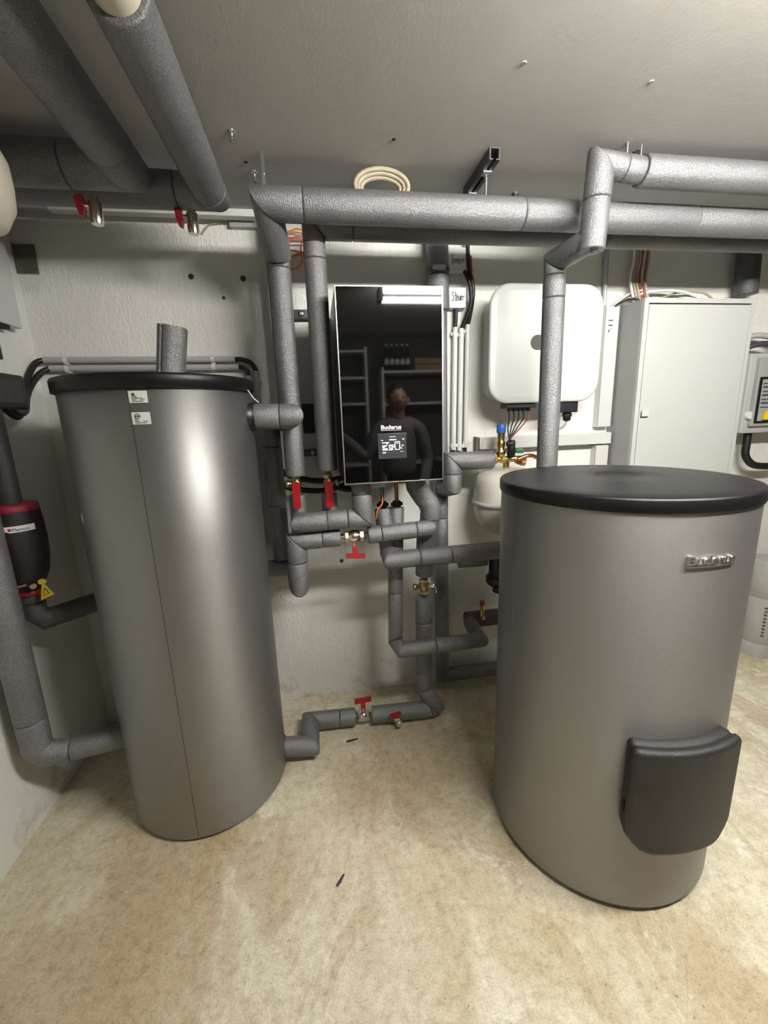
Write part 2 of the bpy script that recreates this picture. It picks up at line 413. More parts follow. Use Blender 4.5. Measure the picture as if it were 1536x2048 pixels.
# ------------------------------------------------------------------ lamp (source of all light)
LX0, LX1, LY0, LY1 = 0.475, 1.80, 0.27, 0.375
t = thing('ceiling_lamp', 'long white ceiling lamp with two lit tubes, mirrored at the top of the black glass', 'lamp', (1.2, 0.32, ZC))
MB().box((LX0-0.01, LY0+0.018, 2.292), (LX1+0.01, LY1-0.018, ZC), 0.004).build('housing', 'white_powder', t)
MB().cyl((LX0, 0.352, 2.272), (LX1, 0.352, 2.272), 0.0165, 20).build('tube', 'tube', t)
MB().cyl((LX0, 0.318, 2.226), (LX1, 0.318, 2.226), 0.0165, 20).build('tube', 'tube', t)
for x0, x1 in ((LX0-0.028, LX0), (LX1, LX1+0.028)):
    MB().box((x0, LY0-0.003, 2.208), (x1, LY1+0.003, 2.292), 0.006).build('end_cap', 'grey_side', t)

# ------------------------------------------------------------------ left tank
LC, LR = (-0.5245, 1.622), 0.298
t = thing('buffer_tank', 'tall slim silver buffer tank with two white stickers and black rim', 'tank', (*LC, 0))
body = MB().lathe((*LC, 0), (0, 0, 1), [(LR-0.03, 0.010), (LR-0.012, 0.011), (LR-0.003, 0.016), (LR, 0.026), (LR, 0.6), (LR, 1.1), (LR, 1.60), (LR-0.01, 1.602)], 96).build('body', 'tank_skin', t)
MB().lathe((*LC, 0), (0, 0, 1), [(LR-0.035, 0.0), (LR-0.03, 0.010)], 64).build('base_ring', 'black', t, 'black base ring')
MB().lathe((*LC, 0), (0, 0, 1), [(LR+0.006, 1.588), (LR+0.012, 1.590), (LR+0.013, 1.625), (LR+0.009, 1.631), (0.1, 1.634), (0.01, 1.634)], 96).build('lid', 'black_lid', t, 'black plastic lid')
mp = on_cyl(LC, LR, math.radians(1.3), 0.0)
mb = MB()
zz = [0.03, 0.5, 1.0, 1.587]
mb.add([mp((x, z, 0.0006)) for z in zz for x in (-0.0012, 0.0012)], [[2*i, 2*i+1, 2*i+3, 2*i+2] for i in range(3)])
mb.build('seam', 'steel_dark', t)

def curved_patch(mp, x0, x1, z0, z1, d0, d1, n=6):
    mb = MB(); vs_ = []
    for i in range(n+1):
        x = x0+(x1-x0)*i/n
        vs_ += [mp((x, z0, d0)), mp((x, z1, d0)), mp((x, z1, d1)), mp((x, z0, d1))]
    fs = [[3, 2, 1, 0], [4*n, 4*n+1, 4*n+2, 4*n+3]]
    for i in range(n):
        for k in range(4): fs.append([4*i+k, 4*i+(k+1) % 4, 4*i+4+(k+1) % 4, 4*i+4+k])
    return mb.add(vs_, fs)
for j, (z0, z1) in enumerate(((1.548, 1.581), (1.488, 1.522))):
    mp = on_cyl(LC, LR, math.radians(1.6), 0)
    st = curved_patch(mp, 0.0, 0.048, z0, z1, 0.0, 0.0012).build('sticker', 'paper', t, 'white paper sticker with %s icon' % ('a spanner' if j == 0 else 'a round badge'))
    mb = MB(); h = z1-z0
    def dash(x0, x1, y0, y1):
        mb.add([mp((x, y, 0.0016)) for x, y in ((x0, y0), (x1, y0), (x1, y1), (x0, y1))], [[0, 1, 2, 3]])
    for k in range(3): dash(0.007, 0.036+0.004*(k % 2)-0.02*(k == 2 and j), z0+0.003+0.0042*k, z0+0.0052+0.0042*k)
    dash(0.007, 0.014, z0+0.0155, z0+0.018)
    if j == 0:
        mb.add([mp((0.012+0.0045*math.cos(a)+dx, z1-0.010+0.0045*math.sin(a), 0.0016)) for dx in (0,) for a in [math.pi*2*k/12 for k in range(12)]], [list(range(12))])
        mb.add([mp((x, y, 0.0016)) for x, y in ((0.0135, z1-0.0135), (0.0155, z1-0.0115), (0.0215, z1-0.0185), (0.0195, z1-0.0205))], [[0, 1, 2, 3]])
    else:
        for k in range(14):
            a0, a1 = 2*math.pi*k/14, 2*math.pi*(k+1)/14
            mb.add([mp((0.0145+rx*math.cos(a), z1-0.011+rx*math.sin(a), 0.0016)) for rx, a in ((0.0052, a0), (0.0075, a0), (0.0075, a1), (0.0052, a1))], [[0, 1, 2, 3]])
        dash(0.0065, 0.0225, z1-0.013, z1-0.009)
    mb.build('print', 'print_dark', st)
a = math.radians(-79)
MB().lathe((LC[0]+LR*math.sin(a)*0.99, LC[1]-LR*math.cos(a)*0.99, 1.478), (math.sin(a), -math.cos(a), 0), [(0.02, 0), (0.02, 0.006), (0.012, 0.008), (0.012, 0.016)], 16).build('sensor_plug', 'brass_dull', t, 'brass plug low on the side')
MB().tube([(-0.222, 1.545, 1.592), (-0.205, 1.54, 1.565), (-0.19, 1.55, 1.55)], 0.002, 6).build('sensor_wire', 'white_plastic', t, 'thin white wire')
# chipped spot on the foil
mp = on_cyl(LC, LR, math.radians(-48), 1.205)
MB().add([mp((x, y, 0.0008)) for x, y in ((-0.008, 0.016), (0.006, 0.014), (0.009, -0.004), (0.002, -0.018), (-0.006, -0.012))], [[0, 1, 2, 3, 4]]).build('chip', 'paper', t)

# stub sleeve on top of the tank, slanted open cut
def open_sleeve(label, c, r, z0, z1, tilt, lean, name='insulated_pipe'):
    root = thing(name, label, 'pipe', (*c, z0)); n = 40; mb = MB(); rings = []
    slit_a = math.radians(250)
    def ringz(rr, top):
        out = []
        for k in range(n):
            a = 2*math.pi*k/n; rad = rr-(0.006 if (k == 27 and rr == r) else 0)
            x, y = rad*math.cos(a), rad*math.sin(a)
            out.append((c[0]+x+(lean[0] if top else 0), c[1]+y+(lean[1] if top else 0), (z1-tilt*max(0, x+0.012)-0.002*math.sin(3*a)) if top else z0))
        return out
    rings = [ringz(r, False), ringz(r, True), ringz(r-0.022, True), [(q[0], q[1], z0+0.03) for q in ringz(r-0.022, False)]]
    fs = []
    for i in range(3):
        for k in range(n): fs.append([i*n+k, i*n+(k+1) % n, (i+1)*n+(k+1) % n, (i+1)*n+k])
    mb.add([q for rg in rings for q in rg], fs, False); mb.add(rings[3], [list(range(n))]); mb.add(rings[0], [list(range(n))])
    mb.build('foam_sleeve', 'foam', root); return root
open_sleeve('short grey foam pipe stub standing on the lid of the tall tank', (-0.475, 1.58), 0.0455, 1.634, 1.804, 0.22, (0.028, 0.0))

# ------------------------------------------------------------------ right tank
RC, RR = (0.935, 1.19), 0.354
t = thing('hot_water_tank', 'wide silver hot water tank with chrome lettering and black front cover', 'tank', (*RC, 0))
MB().lathe((*RC, 0), (0, 0, 1), [(RR-0.03, 0.016), (RR-0.008, 0.017), (RR-0.001, 0.021), (RR, 0.028), (RR, 0.5), (RR, 0.9), (RR, 1.245)], 112).build('body', 'tank_skin', t)
MB().lathe((*RC, 0), (0, 0, 1), [(RR-0.05, 0.0), (RR-0.04, 0.016)], 64).build('base_ring', 'black', t, 'black base ring')
MB().lathe((*RC, 0), (0, 0, 1), [(RR-0.004, 1.234), (RR+0.004, 1.235), (RR+0.006, 1.240), (RR+0.006, 1.266), (RR+0.003, 1.2715), (RR-0.004, 1.274), (RR-0.05, 1.277), (0.16, 1.281), (0.07, 1.282), (0.062, 1.279), (0.02, 1.279), (0.004, 1.279)], 112).build('lid', 'black_lid', t, 'black plastic lid')
mp = on_cyl(RC, RR, math.radians(-86), 0.0)
MB().add([mp((x, z, 0.0006)) for z in (0.03, 0.6, 1.234) for x in (-0.0012, 0.0012)], [[0, 1, 3, 2], [2, 3, 5, 4]]).build('seam', 'steel_dark', t)
mp = on_cyl(RC, RR, math.radians(-85.6), 0.0)
MB().add([mp((x, z, 0.0005)) for z in (0.03, 0.6, 1.234) for x in (-0.0008, 0.0008)], [[0, 1, 3, 2], [2, 3, 5, 4]]).build('seam', 'steel', t)
# badge lettering
mp = on_cyl(RC, RR, math.radians(-0.4), 1.1075)
mb = MB(); vs_, fs = text_mesh('Buderus', 0.032, 0.0009, 0.003, 1.12)
wd = max(q.x for q in vs_)-min(q.x for q in vs_); k_ = 0.131/wd
mb.add([mp((q.x*k_, q.y, q.z+0.003)) for q in vs_], fs)
badge = mb.build('lettering', 'chrome', t, 'raised chrome lettering')
curved_patch(mp, -0.066, 0.066, -0.0075, -0.0045, 0.0, 0.005, 10).build('underline', 'chrome', badge)
# flange cover: curved moulded block with chamfered edges
mb = MB(); mid = math.radians(-1.5); n = 18
mp = on_cyl(RC, RR, mid, 0.0)
def cover_outline(x0, x1, z0, z1, rt, rb):
    out = []
    for cx, cz, a0, r in ((x1-rt, z1-rt, 0, rt), (x0+rt, z1-rt, 90, rt)):
        for k in range(7):
            a = math.radians(a0+90*k/6); out.append((cx+r*math.cos(a), cz+r*math.sin(a)))
    out += [(x0, z0+rb+0.012), (x0+0.003, z0+rb), (x0+rb*0.34, z0+rb*0.56), (x0+rb*0.66, z0+rb*0.18), (x0+rb*0.92, z0+0.003), (x0+rb*1.15, z0)]
    out += [(x1-rb*1.15, z0), (x1-rb*0.92, z0+0.003), (x1-rb*0.66, z0+rb*0.18), (x1-rb*0.34, z0+rb*0.56), (x1-0.003, z0+rb), (x1, z0+rb+0.012)]
    # subdivide long horizontal edges
    res = []
    for i in range(len(out)):
        a, b = out[i], out[(i+1) % len(out)]; res.append(a)
        m_ = int(abs(b[0]-a[0])/0.02)
        for k in range(1, m_+1): res.append((a[0]+(b[0]-a[0])*k/(m_+1), a[1]+(b[1]-a[1])*k/(m_+1)))
    return res
def grid_face(mb, mp, ol, d):
    pass
base = cover_outline(-0.147, 0.147, 0.280, 0.612, 0.016, 0.056)
def scaled(ol, ins):
    cx, cz = 0.0, 0.446; out = []
    for x, z in ol:
        out.append((x*(1-ins/0.147), cz+(z-cz)*(1-ins/0.17)))
    return out
layers = [(0.0, 0.0), (0.0, 0.020), (0.003, 0.024), (0.003, 0.032), (0.0, 0.036), (0.002, 0.046), (0.006, 0.052), (0.014, 0.0545)]
rings = [[mp((x, z, d)) for x, z in scaled(base, ins)] for ins, d in layers]
k_ = len(base)
fs = []
for i in range(len(rings)-1):
    for j in range(k_): fs.append([i*k_+j, i*k_+(j+1) % k_, (i+1)*k_+(j+1) % k_, (i+1)*k_+j])
mb.add([q for rg in rings for q in rg], fs, True)
# front: strips between lower and upper halves at equal x
top_ol = scaled(base, 0.014); xs = sorted(set(round(x, 4) for x, z in top_ol))
def z_at(x, up):
    best = []
    for i in range(k_):
        (xa, za), (xb, zb) = top_ol[i], top_ol[(i+1) % k_]
        if min(xa, xb)-1e-6 <= x <= max(xa, xb)+1e-6:
            tt = 0.5 if abs(xb-xa) < 1e-7 else (x-xa)/(xb-xa); best.append(za+(zb-za)*tt)
    return max(best) if up else min(best)
vv = []; 
for x in xs: vv += [mp((x, z_at(x, False), 0.0545)), mp((x, z_at(x, True), 0.0545))]
mb.add(vv, [[2*i, 2*i+2, 2*i+3, 2*i+1] for i in range(len(xs)-1)], True)
cov = mb.build('flange_cover', 'black_foam', t, 'black moulded cover low on the front')
mp = on_cyl(RC, RR, mid, 0.0)
curved_patch(mp, -0.1490, -0.1462, 0.395, 0.425, 0.012, 0.03).build('finger_notch', 'dark_gap', cov)

# ------------------------------------------------------------------ wall unit with black glass
BX0, BX1, BZ0, BZ1, BY = 0.095, 0.488, 1.236, 1.941, 1.60
BK = 0.9143
t = thing('heat_pump_unit', 'black glass fronted wall unit with lit display and thin silver edge', 'heating unit', (0.32, YB, BZ0))
MB().box((BX0+0.001, BY+0.0035, BZ0+0.001), (BX1-0.001, YB, BZ1-0.001), 0.001).build('housing', 'black', t)
fw = 0.0042
fr = MB()
for lo, hi in (((BX0, BZ0), (BX0+fw, BZ1)), ((BX1-fw, BZ0), (BX1, BZ1)), ((BX0+fw, BZ0), (BX1-fw, BZ0+fw)), ((BX0+fw, BZ1-fw), (BX1-fw, BZ1))):
    fr.box((lo[0], BY, lo[1]), (hi[0], BY+0.004, hi[1]), 0.0005)
fr.build('edge_frame', 'steel', t, 'thin silver edge strip')
glass = MB().box((BX0+fw, BY+0.0015, BZ0+fw), (BX1-fw, BY+0.012, BZ1-fw)).build('front_glass', 'glass_black', t, 'mirror like black glass front')
EX = Vector((1, 0, 0)); EZ = Vector((0, 0, 1)); OUT = Vector((0, -1, 0))
def gp(x, z, d=0.0): return (x, BY+0.0015-d, z)
mb = MB(); vs_, fs = text_mesh('Buderus', 0.0235, 0.0007, 0.0, 1.18)
wd = max(q.x for q in vs_)-min(q.x for q in vs_); k_ = 0.0786/wd
mb.add([gp(0.2825+q.x*k_, 1.4411+q.y*BK, 0.0007) for q in vs_], fs)
mb.box((0.2432, BY+0.0006, 1.4358), (0.3218, BY+0.0012, 1.4373))
mb.build('lettering', 'print_white', glass)
# display
dx0, dx1, dz0, dz1 = 0.2359, 0.3392, 1.3493, 1.4078
disp = MB().box((dx0-0.006, BY-0.0005, dz0-0.02), (dx1+0.002, BY+0.001, dz1+0.017), 0.0004).build('display', 'screen', t, 'small lit display with scheme of tanks')
lines = MB()
W_, H_ = dx1-dx0, dz1-dz0
def q(x0, y0, x1, y1, mbb=lines):
    mbb.add([(dx0+x*W_, BY-0.0012, dz0+y*H_) for x, y in ((x0, y0), (x1, y0), (x1, y1), (x0, y1))], [[0, 1, 2, 3]])
def rect_outline(x0, y0, x1, y1, wx=0.022, wy=0.035):
    q(x0, y0, x0+wx, y1); q(x1-wx, y0, x1, y1); q(x0+wx, y0, x1-wx, y0+wy); q(x0+wx, y1-wy, x1-wx, y1)
# frame of the zoom: x 280..1050, y 680..1170 maps to 0..1
def zx(x): return (x-280)/770
def zy(y): return (1170-y)/490
def zq(x0, y0, x1, y1): q(zx(x0), zy(y1), zx(x1), zy(y0))
rect_outline(zx(555), zy(1068), zx(660), zy(895)); rect_outline(zx(718), zy(1060), zx(865), zy(798))
for b_ in ((560, 724, 768, 752), (330, 738, 380, 762), (945, 710, 988, 748), (352, 815, 555, 838), (478, 850, 512, 884), (355, 908, 490, 934), (355, 948, 415, 978), (424, 952, 446, 968), (355, 1004, 505, 1028), (360, 1042, 402, 1070), (420, 1042, 508, 1070),
           (360, 1128, 430, 1158), (436, 1128, 462, 1142), (660, 962, 720, 974), (680, 884, 708, 904), (684, 934, 716, 962), (770, 842, 815, 864), (590, 992, 624, 1030), (594, 920, 604, 936), (612, 920, 622, 936), (594, 950, 604, 966), (612, 950, 622, 966), (930, 915, 970, 948), (880, 995, 915, 1018), (536, 945, 544, 970), (536, 1040, 544, 1062), (885, 1108, 904, 1134), (942, 1108, 962, 1134)):
    zq(*b_)
lines.build('scheme_lines', 'screen_white', disp)
rl = MB()
def rq(x0, y0, x1, y1): q(zx(x0), zy(y1), zx(x1), zy(y0), rl)
rq(865, 950, 935, 958); rq(885, 900, 930, 907); rq(915, 1016, 955, 1024)
rl.build('scheme_lines', 'screen_red', disp, 'red display lines')
bl = MB(); q(zx(570), zy(655), zx(745), zy(632), bl); bl.build('status_light', 'screen_blue', disp, 'blue status light')
MB().box((0.199, 1.68, BZ0-0.030), (0.270, 1.74, BZ0), 0.004).build('connector_box', 'conduit', t, 'small grey connector box underneath')
MB().cyl((0.252, 1.70, BZ0-0.030), (0.252, 1.70, BZ0-0.052), 0.0065, 12).build('cable_plug', 'green', t, 'green cable plug')
MB().tube([(0.252, 1.70, 1.184), (0.255, 1.70, 1.16), (0.249, 1.69, 1.132), (0.230, 1.69, 1.108), (0.226, 1.71, 1.07)], 0.0033, 8).build('control_cable', 'orange', t, 'thin orange cable')
MB().tube([(0.333, 1.80, 1.24), (0.333, 1.80, 1.08)], 0.009, 14, False).build('copper_tail', 'copper', t, 'copper pipe tail')
MB().tube([(0.340, 1.81, 1.23), (0.348, 1.785, 1.205), (0.368, 1.78, 1.21), (0.372, 1.80, 1.24)], 0.006, 12).build('copper_loop', 'copper', t, 'bent copper loop')
MB().tube([(0.269, 1.80, 1.24), (0.269, 1.80, 1.08)], 0.008, 14, False).build('copper_tail', 'steel_dark', t, 'dark pipe tail')
for x in (0.269, 0.333):
    MB().hexnut((x, 1.80, 1.096), (x, 1.80, 1.123), 0.020).cyl((x-0.026, 1.80, 1.108), (x+0.026, 1.80, 1.108), 0.008, 12).build('union_nut', 'black', t, 'black union nut')

# ------------------------------------------------------------------ pipe runs
pipe_run('grey foam insulated pipe along the ceiling, nearest one, dropping to the left red lever valve',
         [(XR, 1.58, 2.1721), (0.77, 1.58, 2.1721), (-0.1081, 1.58, 2.1721), (-0.0942, 1.7602, 2.070), (-0.0961, 1.7648, 1.261)], [0.0495, 0.0508, 0.048, 0.0405],
         seams=((0, 0.35), (0, 0.78), (1, 0.87), (3, 0.04), (3, 0.70)))
pipe_run('grey foam insulated pipe behind the nearest ceiling pipe, dropping to the right red lever valve',
         [(XR, 1.7213, 2.166), (0.0386, 1.7213, 2.166), (0.0367, 1.7442, 1.2799)], [0.0422, 0.0409],
         seams=((0, 0.3), (0, 0.7), (0, 0.963), (1, 0.06), (1, 0.12)))
zig = pipe_run('grey foam insulated ceiling pipe at upper right with zigzag drop behind the wide tank',
         [(XR, 1.4414, 2.243), (1.118, 1.4414, 2.2525), (0.972, 1.4414, 2.2650), (0.961, 1.4414, 2.0483), (0.9393, 1.6321, 2.0422), (0.9505, 1.6321, 0.9871), (1.022, 1.50, 0.95)], [0.0462, 0.0385, 0.0426, 0.0417, 0.0421, 0.0421],
         seams=((0, 0.45), (1, 0.45), (2, 0.48), (4, 0.125), (4, 0.05)), slit={2: (8,), 4: (30,)}, butt=(3,))
MB().lathe((0.955, 1.421, 2.0083), (0.05, 0, -1), [(0.013, 0), (0.0135, 0.0012), (0.009, 0.0014)], 18).build('pipe_end', 'foam_cut', zig)
pipe_run('grey foam insulated standpipe on the wall right of the black glass unit',
         [(0.583, 2.005, ZC), (0.590, 2.0, 1.95), (0.600, 2.0, 0.085), (1.02, 2.0, 0.085)], [0.049, 0.037, 0.037],
         seams=((0, 0.6), (1, 0.46), (1, 0.52), (1, 0.72)), m='foam')
pipe_run('grey foam insulated elbow leading to the brass safety valve group',
         [(0.822, 1.90, 1.272), (0.622, 1.90, 1.274), (0.622, 1.90, 1.155), (0.606, 1.975, 1.135)], 0.0435, seams=((1, 0.5),))
# below the glass unit
pipe_run('grey foam insulated pipe level under the red lever valves, upper of two short rows',
         [(0.1681, 1.6999, BZ0), (0.1681, 1.6999, 1.0812), (-0.0869, 1.6999, 1.0756), (-0.0869, 1.7933, 1.0737)], [0.042, 0.0405, 0.0388], seams=((0, 0.35), (1, 0.25), (1, 0.58)))
pipe_run('grey foam sleeve under the left red lever valve', [(-0.0965, 1.785, 1.180), (-0.0965, 1.785, 0.965)], 0.0355)
pipe_run('grey foam sleeve under the right red lever valve', [(0.0365, 1.76, 1.181), (0.0365, 1.76, 1.10)], 0.0336)
pipe_run('grey foam insulated elbow left of the horizontal valve, ending in a drop to the wall',
         [(0.0718, 1.7199, 0.9962), (-0.1106, 1.7199, 0.9924), (-0.1153, 1.7199, 0.8015), (-0.1372, 1.9404, 0.8038), (-0.46, 1.98, 0.8), (-0.46, 1.88, 0.8)], [0.0375, 0.0425, 0.0425, 0.0397, 0.0397], seams=((0, 0.42), (1, 0.47)))
pipe_run('grey foam insulated pipe right of the horizontal valve, joining the riser',
         [(0.1881, 1.7199, 0.9962), (0.452, 1.7246, 1.0056), (0.458, 1.765, 1.0000)], 0.0369, seams=((0, 0.22), (0, 0.80)))
pipe_run('grey foam riser curving down from the glass unit to the vertical brass valve',
         [(0.4092, 1.7756, BZ0), (0.4188, 1.7756, 1.1857), (0.4439, 1.7756, 1.1442), (0.4728, 1.7756, 1.1056), (0.4825, 1.7756, 1.0728), (0.4767, 1.7756, 1.0361), (0.4584, 1.7841, 0.9578), (0.4534, 1.8001, 0.7619)], [0.0455, 0.0455, 0.0455, 0.0455, 0.045, 0.043, 0.0405], seams=((6, 0.5),), smooth=(1, 2, 3, 4, 6))
pipe_run('grey foam insulated floor pipe from the vertical brass valve to the low floor valve',
         [(0.4515, 1.80, 0.651), (0.4505, 1.82, 0.150), (0.497, 1.79, 0.066), (0.476, 1.789, 0.052), (0.178, 1.8, 0.053)], [0.0409, 0.0409, 0.0409, 0.0409], seams=((0, 0.25), (0, 0.80), (2, 0.35)))
pipe_run('grey foam insulated floor pipe zigzagging from the low floor valve to the tall tank',
         [(0.098, 1.805, 0.053), (-0.122, 1.815, 0.055), (-0.120, 1.645, 0.062), (-0.235, 1.645, 0.075)], [0.0415, 0.0415, 0.042], seams=((0, 0.35),))
pipe_run('grey foam insulated pipe running right to the wide tank at half height',
         [(0.939, 1.6902, 0.8912), (0.2845, 1.6902, 0.8866), (0.2835, 1.7766, 0.8988), (0.2674, 1.8002, 1.0932)], [0.0392, 0.0392, 0.0365], seams=((0, 0.60), (0, 0.815)))
pipe_run('thinner grey foam pipe dropping below the glass unit then running right near the floor',
         [(0.3323, 1.8097, 1.0932), (0.3194, 1.7908, 0.8941), (0.302, 1.7634, 0.4595), (0.3214, 1.7, 0.4479), (0.694, 1.7, 0.4535), (0.7294, 1.9303, 0.4227)], [0.0345, 0.0335, 0.0335, 0.0345, 0.0345], seams=((1, 0.45), (3, 0.42)))
pipe_run('dark foam pipe stub behind the wide tank carrying a brass pocket',
         [(0.715, 1.955, 0.425), (1.15, 1.955, 0.425)], 0.043, m='foam_dark')
pipe_run('short dark foam pipe under the half height pipe, ending at the black fitting',
         [(0.655, 1.90, 0.778), (0.80, 1.90, 0.778)], 0.036)
pipe_run('grey foam standpipe against the back wall beside the tall tank',
         [(-0.199, 1.955, 0.845), (-0.199, 1.955, 1.468)], 0.041, seams=((0, 0.42), (0, 0.85)), m='foam')
pipe_run('thin dark foam riser half hidden behind the left drop pipe', [(-0.128, 1.995, 1.56), (-0.128, 1.995, ZC)], 0.030, seams=((0, 0.3),), m='foam_dark')
pipe_run('short grey foam connection leaving the tall tank just below its right rim',
         [(-0.232, 1.60, 1.503), (-0.092, 1.60, 1.501), (-0.14, 1.90, 1.485)], 0.0445, seams=((0, 0.75),))
a0 = MB().lathe((-0.2245, 1.60, 1.503), (1, 0, 0), [(0.05, -0.02), (0.05, 0.012), (0.034, 0.014)], 28)
o = a0.build('tank_flange', 'black'); tag(o, 'black collar where the short connection leaves the tall tank', 'collar')
a0 = MB().lathe((-0.2315, 1.645, 0.078), (1, 0, 0), [(0.048, -0.02), (0.048, 0.004), (0.03, 0.006)], 28)
o = a0.build('tank_flange', 'black'); tag(o, 'black collar where the floor pipe leaves the tall tank', 'collar')

def foam_print(root, a, d, r_, up, n_marks, step=0.011):
    a, d, up = Vector(a), Vector(d).normalized(), Vector(up); up = (up-d*up.dot(d)).normalized(); sd = d.cross(up); mb = MB()
    for k in range(n_marks):
        if k % 4 == 3: continue
        for h in (-1, 0, 1):
            if (k*5+h*3) % 4 == 0: continue
            c0 = (k*step, h*0.0045)
            q_ = []
            for dx, dy in ((0, -0.0016), (0.0065-0.002*((k+h) % 3), -0.0016), (0.0065-0.002*((k+h) % 3), 0.0016), (0, 0.0016)):
                an = (c0[1]+dy)/r_; q_.append(a+d*(c0[0]+dx)+up*(math.cos(an)*(r_+0.0011))+sd*(math.sin(an)*(r_+0.0011)))
            mb.add(q_, [[0, 1, 2, 3]])
    tag(mb.build('print', 'foam_cut', root), kind='stuff')
def last_run(): return [o for o in COL.objects if o.name.startswith('insulated_pipe')][-1]
by_label = lambda t_: [o for o in COL.objects if o.get('label', '').startswith(t_)][0]
foam_print(by_label('grey foam insulated floor pipe from'), (0.425, 1.7917, 0.0512), (1, 0, 0), 0.0409, (0, -0.75, 0.66), 8)
foam_print(zig, (0.955, 1.49, 2.046), (-0.11, 1, 0), 0.0417, (-0.8, 0, -0.6), 9)
foam_print(zig, (1.0, 1.4414, 2.267), (1, 0, 0), 0.0375, (0, -0.6, 0.6), 7)
foam_print(by_label('thinner grey foam pipe dropping'), (0.50, 1.70, 0.450), (1, 0, 0), 0.0359, (0, -0.7, 0.7), 7)
# ceiling pipes at upper left
pipe_run('thick grey foam ceiling pipe at far upper left, turning left along the wall',
         [(-0.5036, YF, 2.2358), (-0.5128, 1.5385, 2.2358), (XL, 1.5385, 2.2358)], [0.061, 0.0591], seams=((0, 0.962), (1, 0.24)), m='foam')
root = pipe_run('grey foam ceiling pipe with a cream bare end at the top edge',
         [(-0.2975, 0.9794, 2.2377), (-0.2975, 1.6632, 2.2377), (XL, 1.6632, 2.2358)], [0.0568, 0.0545], seams=((0, 0.955), (1, 0.12)), m='foam')
MB().cyl((-0.2975, YF, 2.2377), (-0.2975, 0.99, 2.2377), 0.0434, 28).build('bare_pipe', 'cream', root, 'bare cream pipe beyond the sleeve')

def drain_cock(label, x, y, z):
    t = thing('drain_valve', label, 'valve', (x, y, z), 'drain valves under the ceiling pipes')
    MB().lathe((x, y, z), (0, 0, -1), [(0.012, 0), (0.012, 0.012), (0.018, 0.016), (0.0185, 0.068), (0.0165, 0.078)], 20).build('spout', 'nickel', t, 'nickel plated spout')
    MB().cyl((x-0.014, y, z-0.028), (x-0.035, y, z-0.028), 0.008, 12).build('stem', 'nickel', t)
    MB().prism([(-0.016, 0.024), (0.012, 0.030), (0.016, -0.006), (0.008, -0.030), (-0.004, -0.026), (-0.012, -0.006)], (x-0.040, y-0.012, z-0.030), (0.75, 0, 0), (0, 0, 1), (0, 1, 0), 0.022).build('lever', 'red_shaded', t, 'red lever')
drain_cock('small nickel drain valve with red lever under the thick far left ceiling pipe', -0.621, 1.571, 2.172)
drain_cock('small nickel drain valve with red lever under the ceiling pipe with cream end', -0.362, 1.663, 2.188)

# far left pipes and separator
pipe_run('light grey foam pipe at the left picture edge with a low elbow',
         [(-1.062, 1.47, 1.52), (-1.062, 1.47, 0.372), (-1.040, 1.474, 0.340), (-0.990, 1.483, 0.334), (-0.78, 1.52, 0.333)], [0.0475, 0.046, 0.0435, 0.041], seams=((0, 0.90), (3, 0.12)), smooth=(1, 2, 3))
pipe_run('dark foam pipe above the black and red separator', [(-1.052, 1.60, 1.575), (-1.052, 1.60, 1.235)], 0.031, m='foam_dark')
pipe_run('dark foam elbow from under the separator to the tall tank',
         [(-1.052, 1.60, 0.905), (-1.052, 1.60, 0.830), (-1.030, 1.613, 0.800), (-0.70, 1.82, 0.84)], [0.034, 0.035, 0.037], seams=((0, 0.4),), m='foam_dark', smooth=(1, 2))
SC = (-1.052, 1.60)
t = thing('dirt_separator', 'black insulated separator with dark red rings and white lettered band', 'separator', (*SC, 0.90))
MB().lathe((*SC, 0), (0, 0, 1), [(0.030, 0.922), (0.038, 0.928), (0.064, 0.985), (0.0755, 1.05), (0.0785, 1.11), (0.0770, 1.172), (0.073, 1.215)], 48).build('shell', 'black_foam', t)
MB().lathe((*SC, 0), (0, 0, 1), [(0.031, 0.904), (0.0375, 0.907), (0.038, 0.922), (0.033, 0.928)], 48).build('ring', 'red_dark', t, 'lower dark red ring')
MB().lathe((*SC, 0), (0, 0, 1), [(0.0725, 1.213), (0.0735, 1.216), (0.072, 1.236), (0.06, 1.240), (0.031, 1.241)], 48).build('ring', 'red_dark', t, 'upper dark red ring')
mb = MB(); n = 30
prof_r = lambda z: 0.0905+0.0010-(0.0045 if z > 1.172 else 0)*((z-1.172)/0.03)
vs_ = []; fs = []
for i in range(n+1):
    a = math.radians(-60+130*i/n); lo = 1.150 if i > 17 else (1.164 if i < 14 else 1.164-0.014*(i-13)/5)
    for z in (lo, 1.1715): vs_.append((SC[0]+0.0786*math.sin(a), SC[1]-0.0786*math.cos(a), z))
fs = [[2*i, 2*i+2, 2*i+3, 2*i+1] for i in range(n)]
band = mb.add(vs_, fs, True).build('band', 'print_white', t, 'white name band')
mpb = on_cyl(SC, 0.0790, math.radians(16), 1.1545)
mb = MB(); vs_, fs = text_mesh('Flamco', 0.0145, 0.0002, 0.0, 1.1); x0 = min(q_.x for q_ in vs_)
mb.add([mpb((q_.x-x0+0.011, q_.y, 0.0002 if q_.y < 0.012 else 0.0)) for q_ in vs_], fs); mb.build('lettering', 'print_dark', band)
mb = MB(); mb.add([mpb((0.0035+0.0052*math.cos(a), 0.0055+0.0052*math.sin(a), 0.0003)) for a in [2*math.pi*k/16 for k in range(16)]], [list(range(16))]); mb.build('emblem', 'print_red', band)
vx = (SC[0]+0.035, SC[1]-0.035, 0.955)
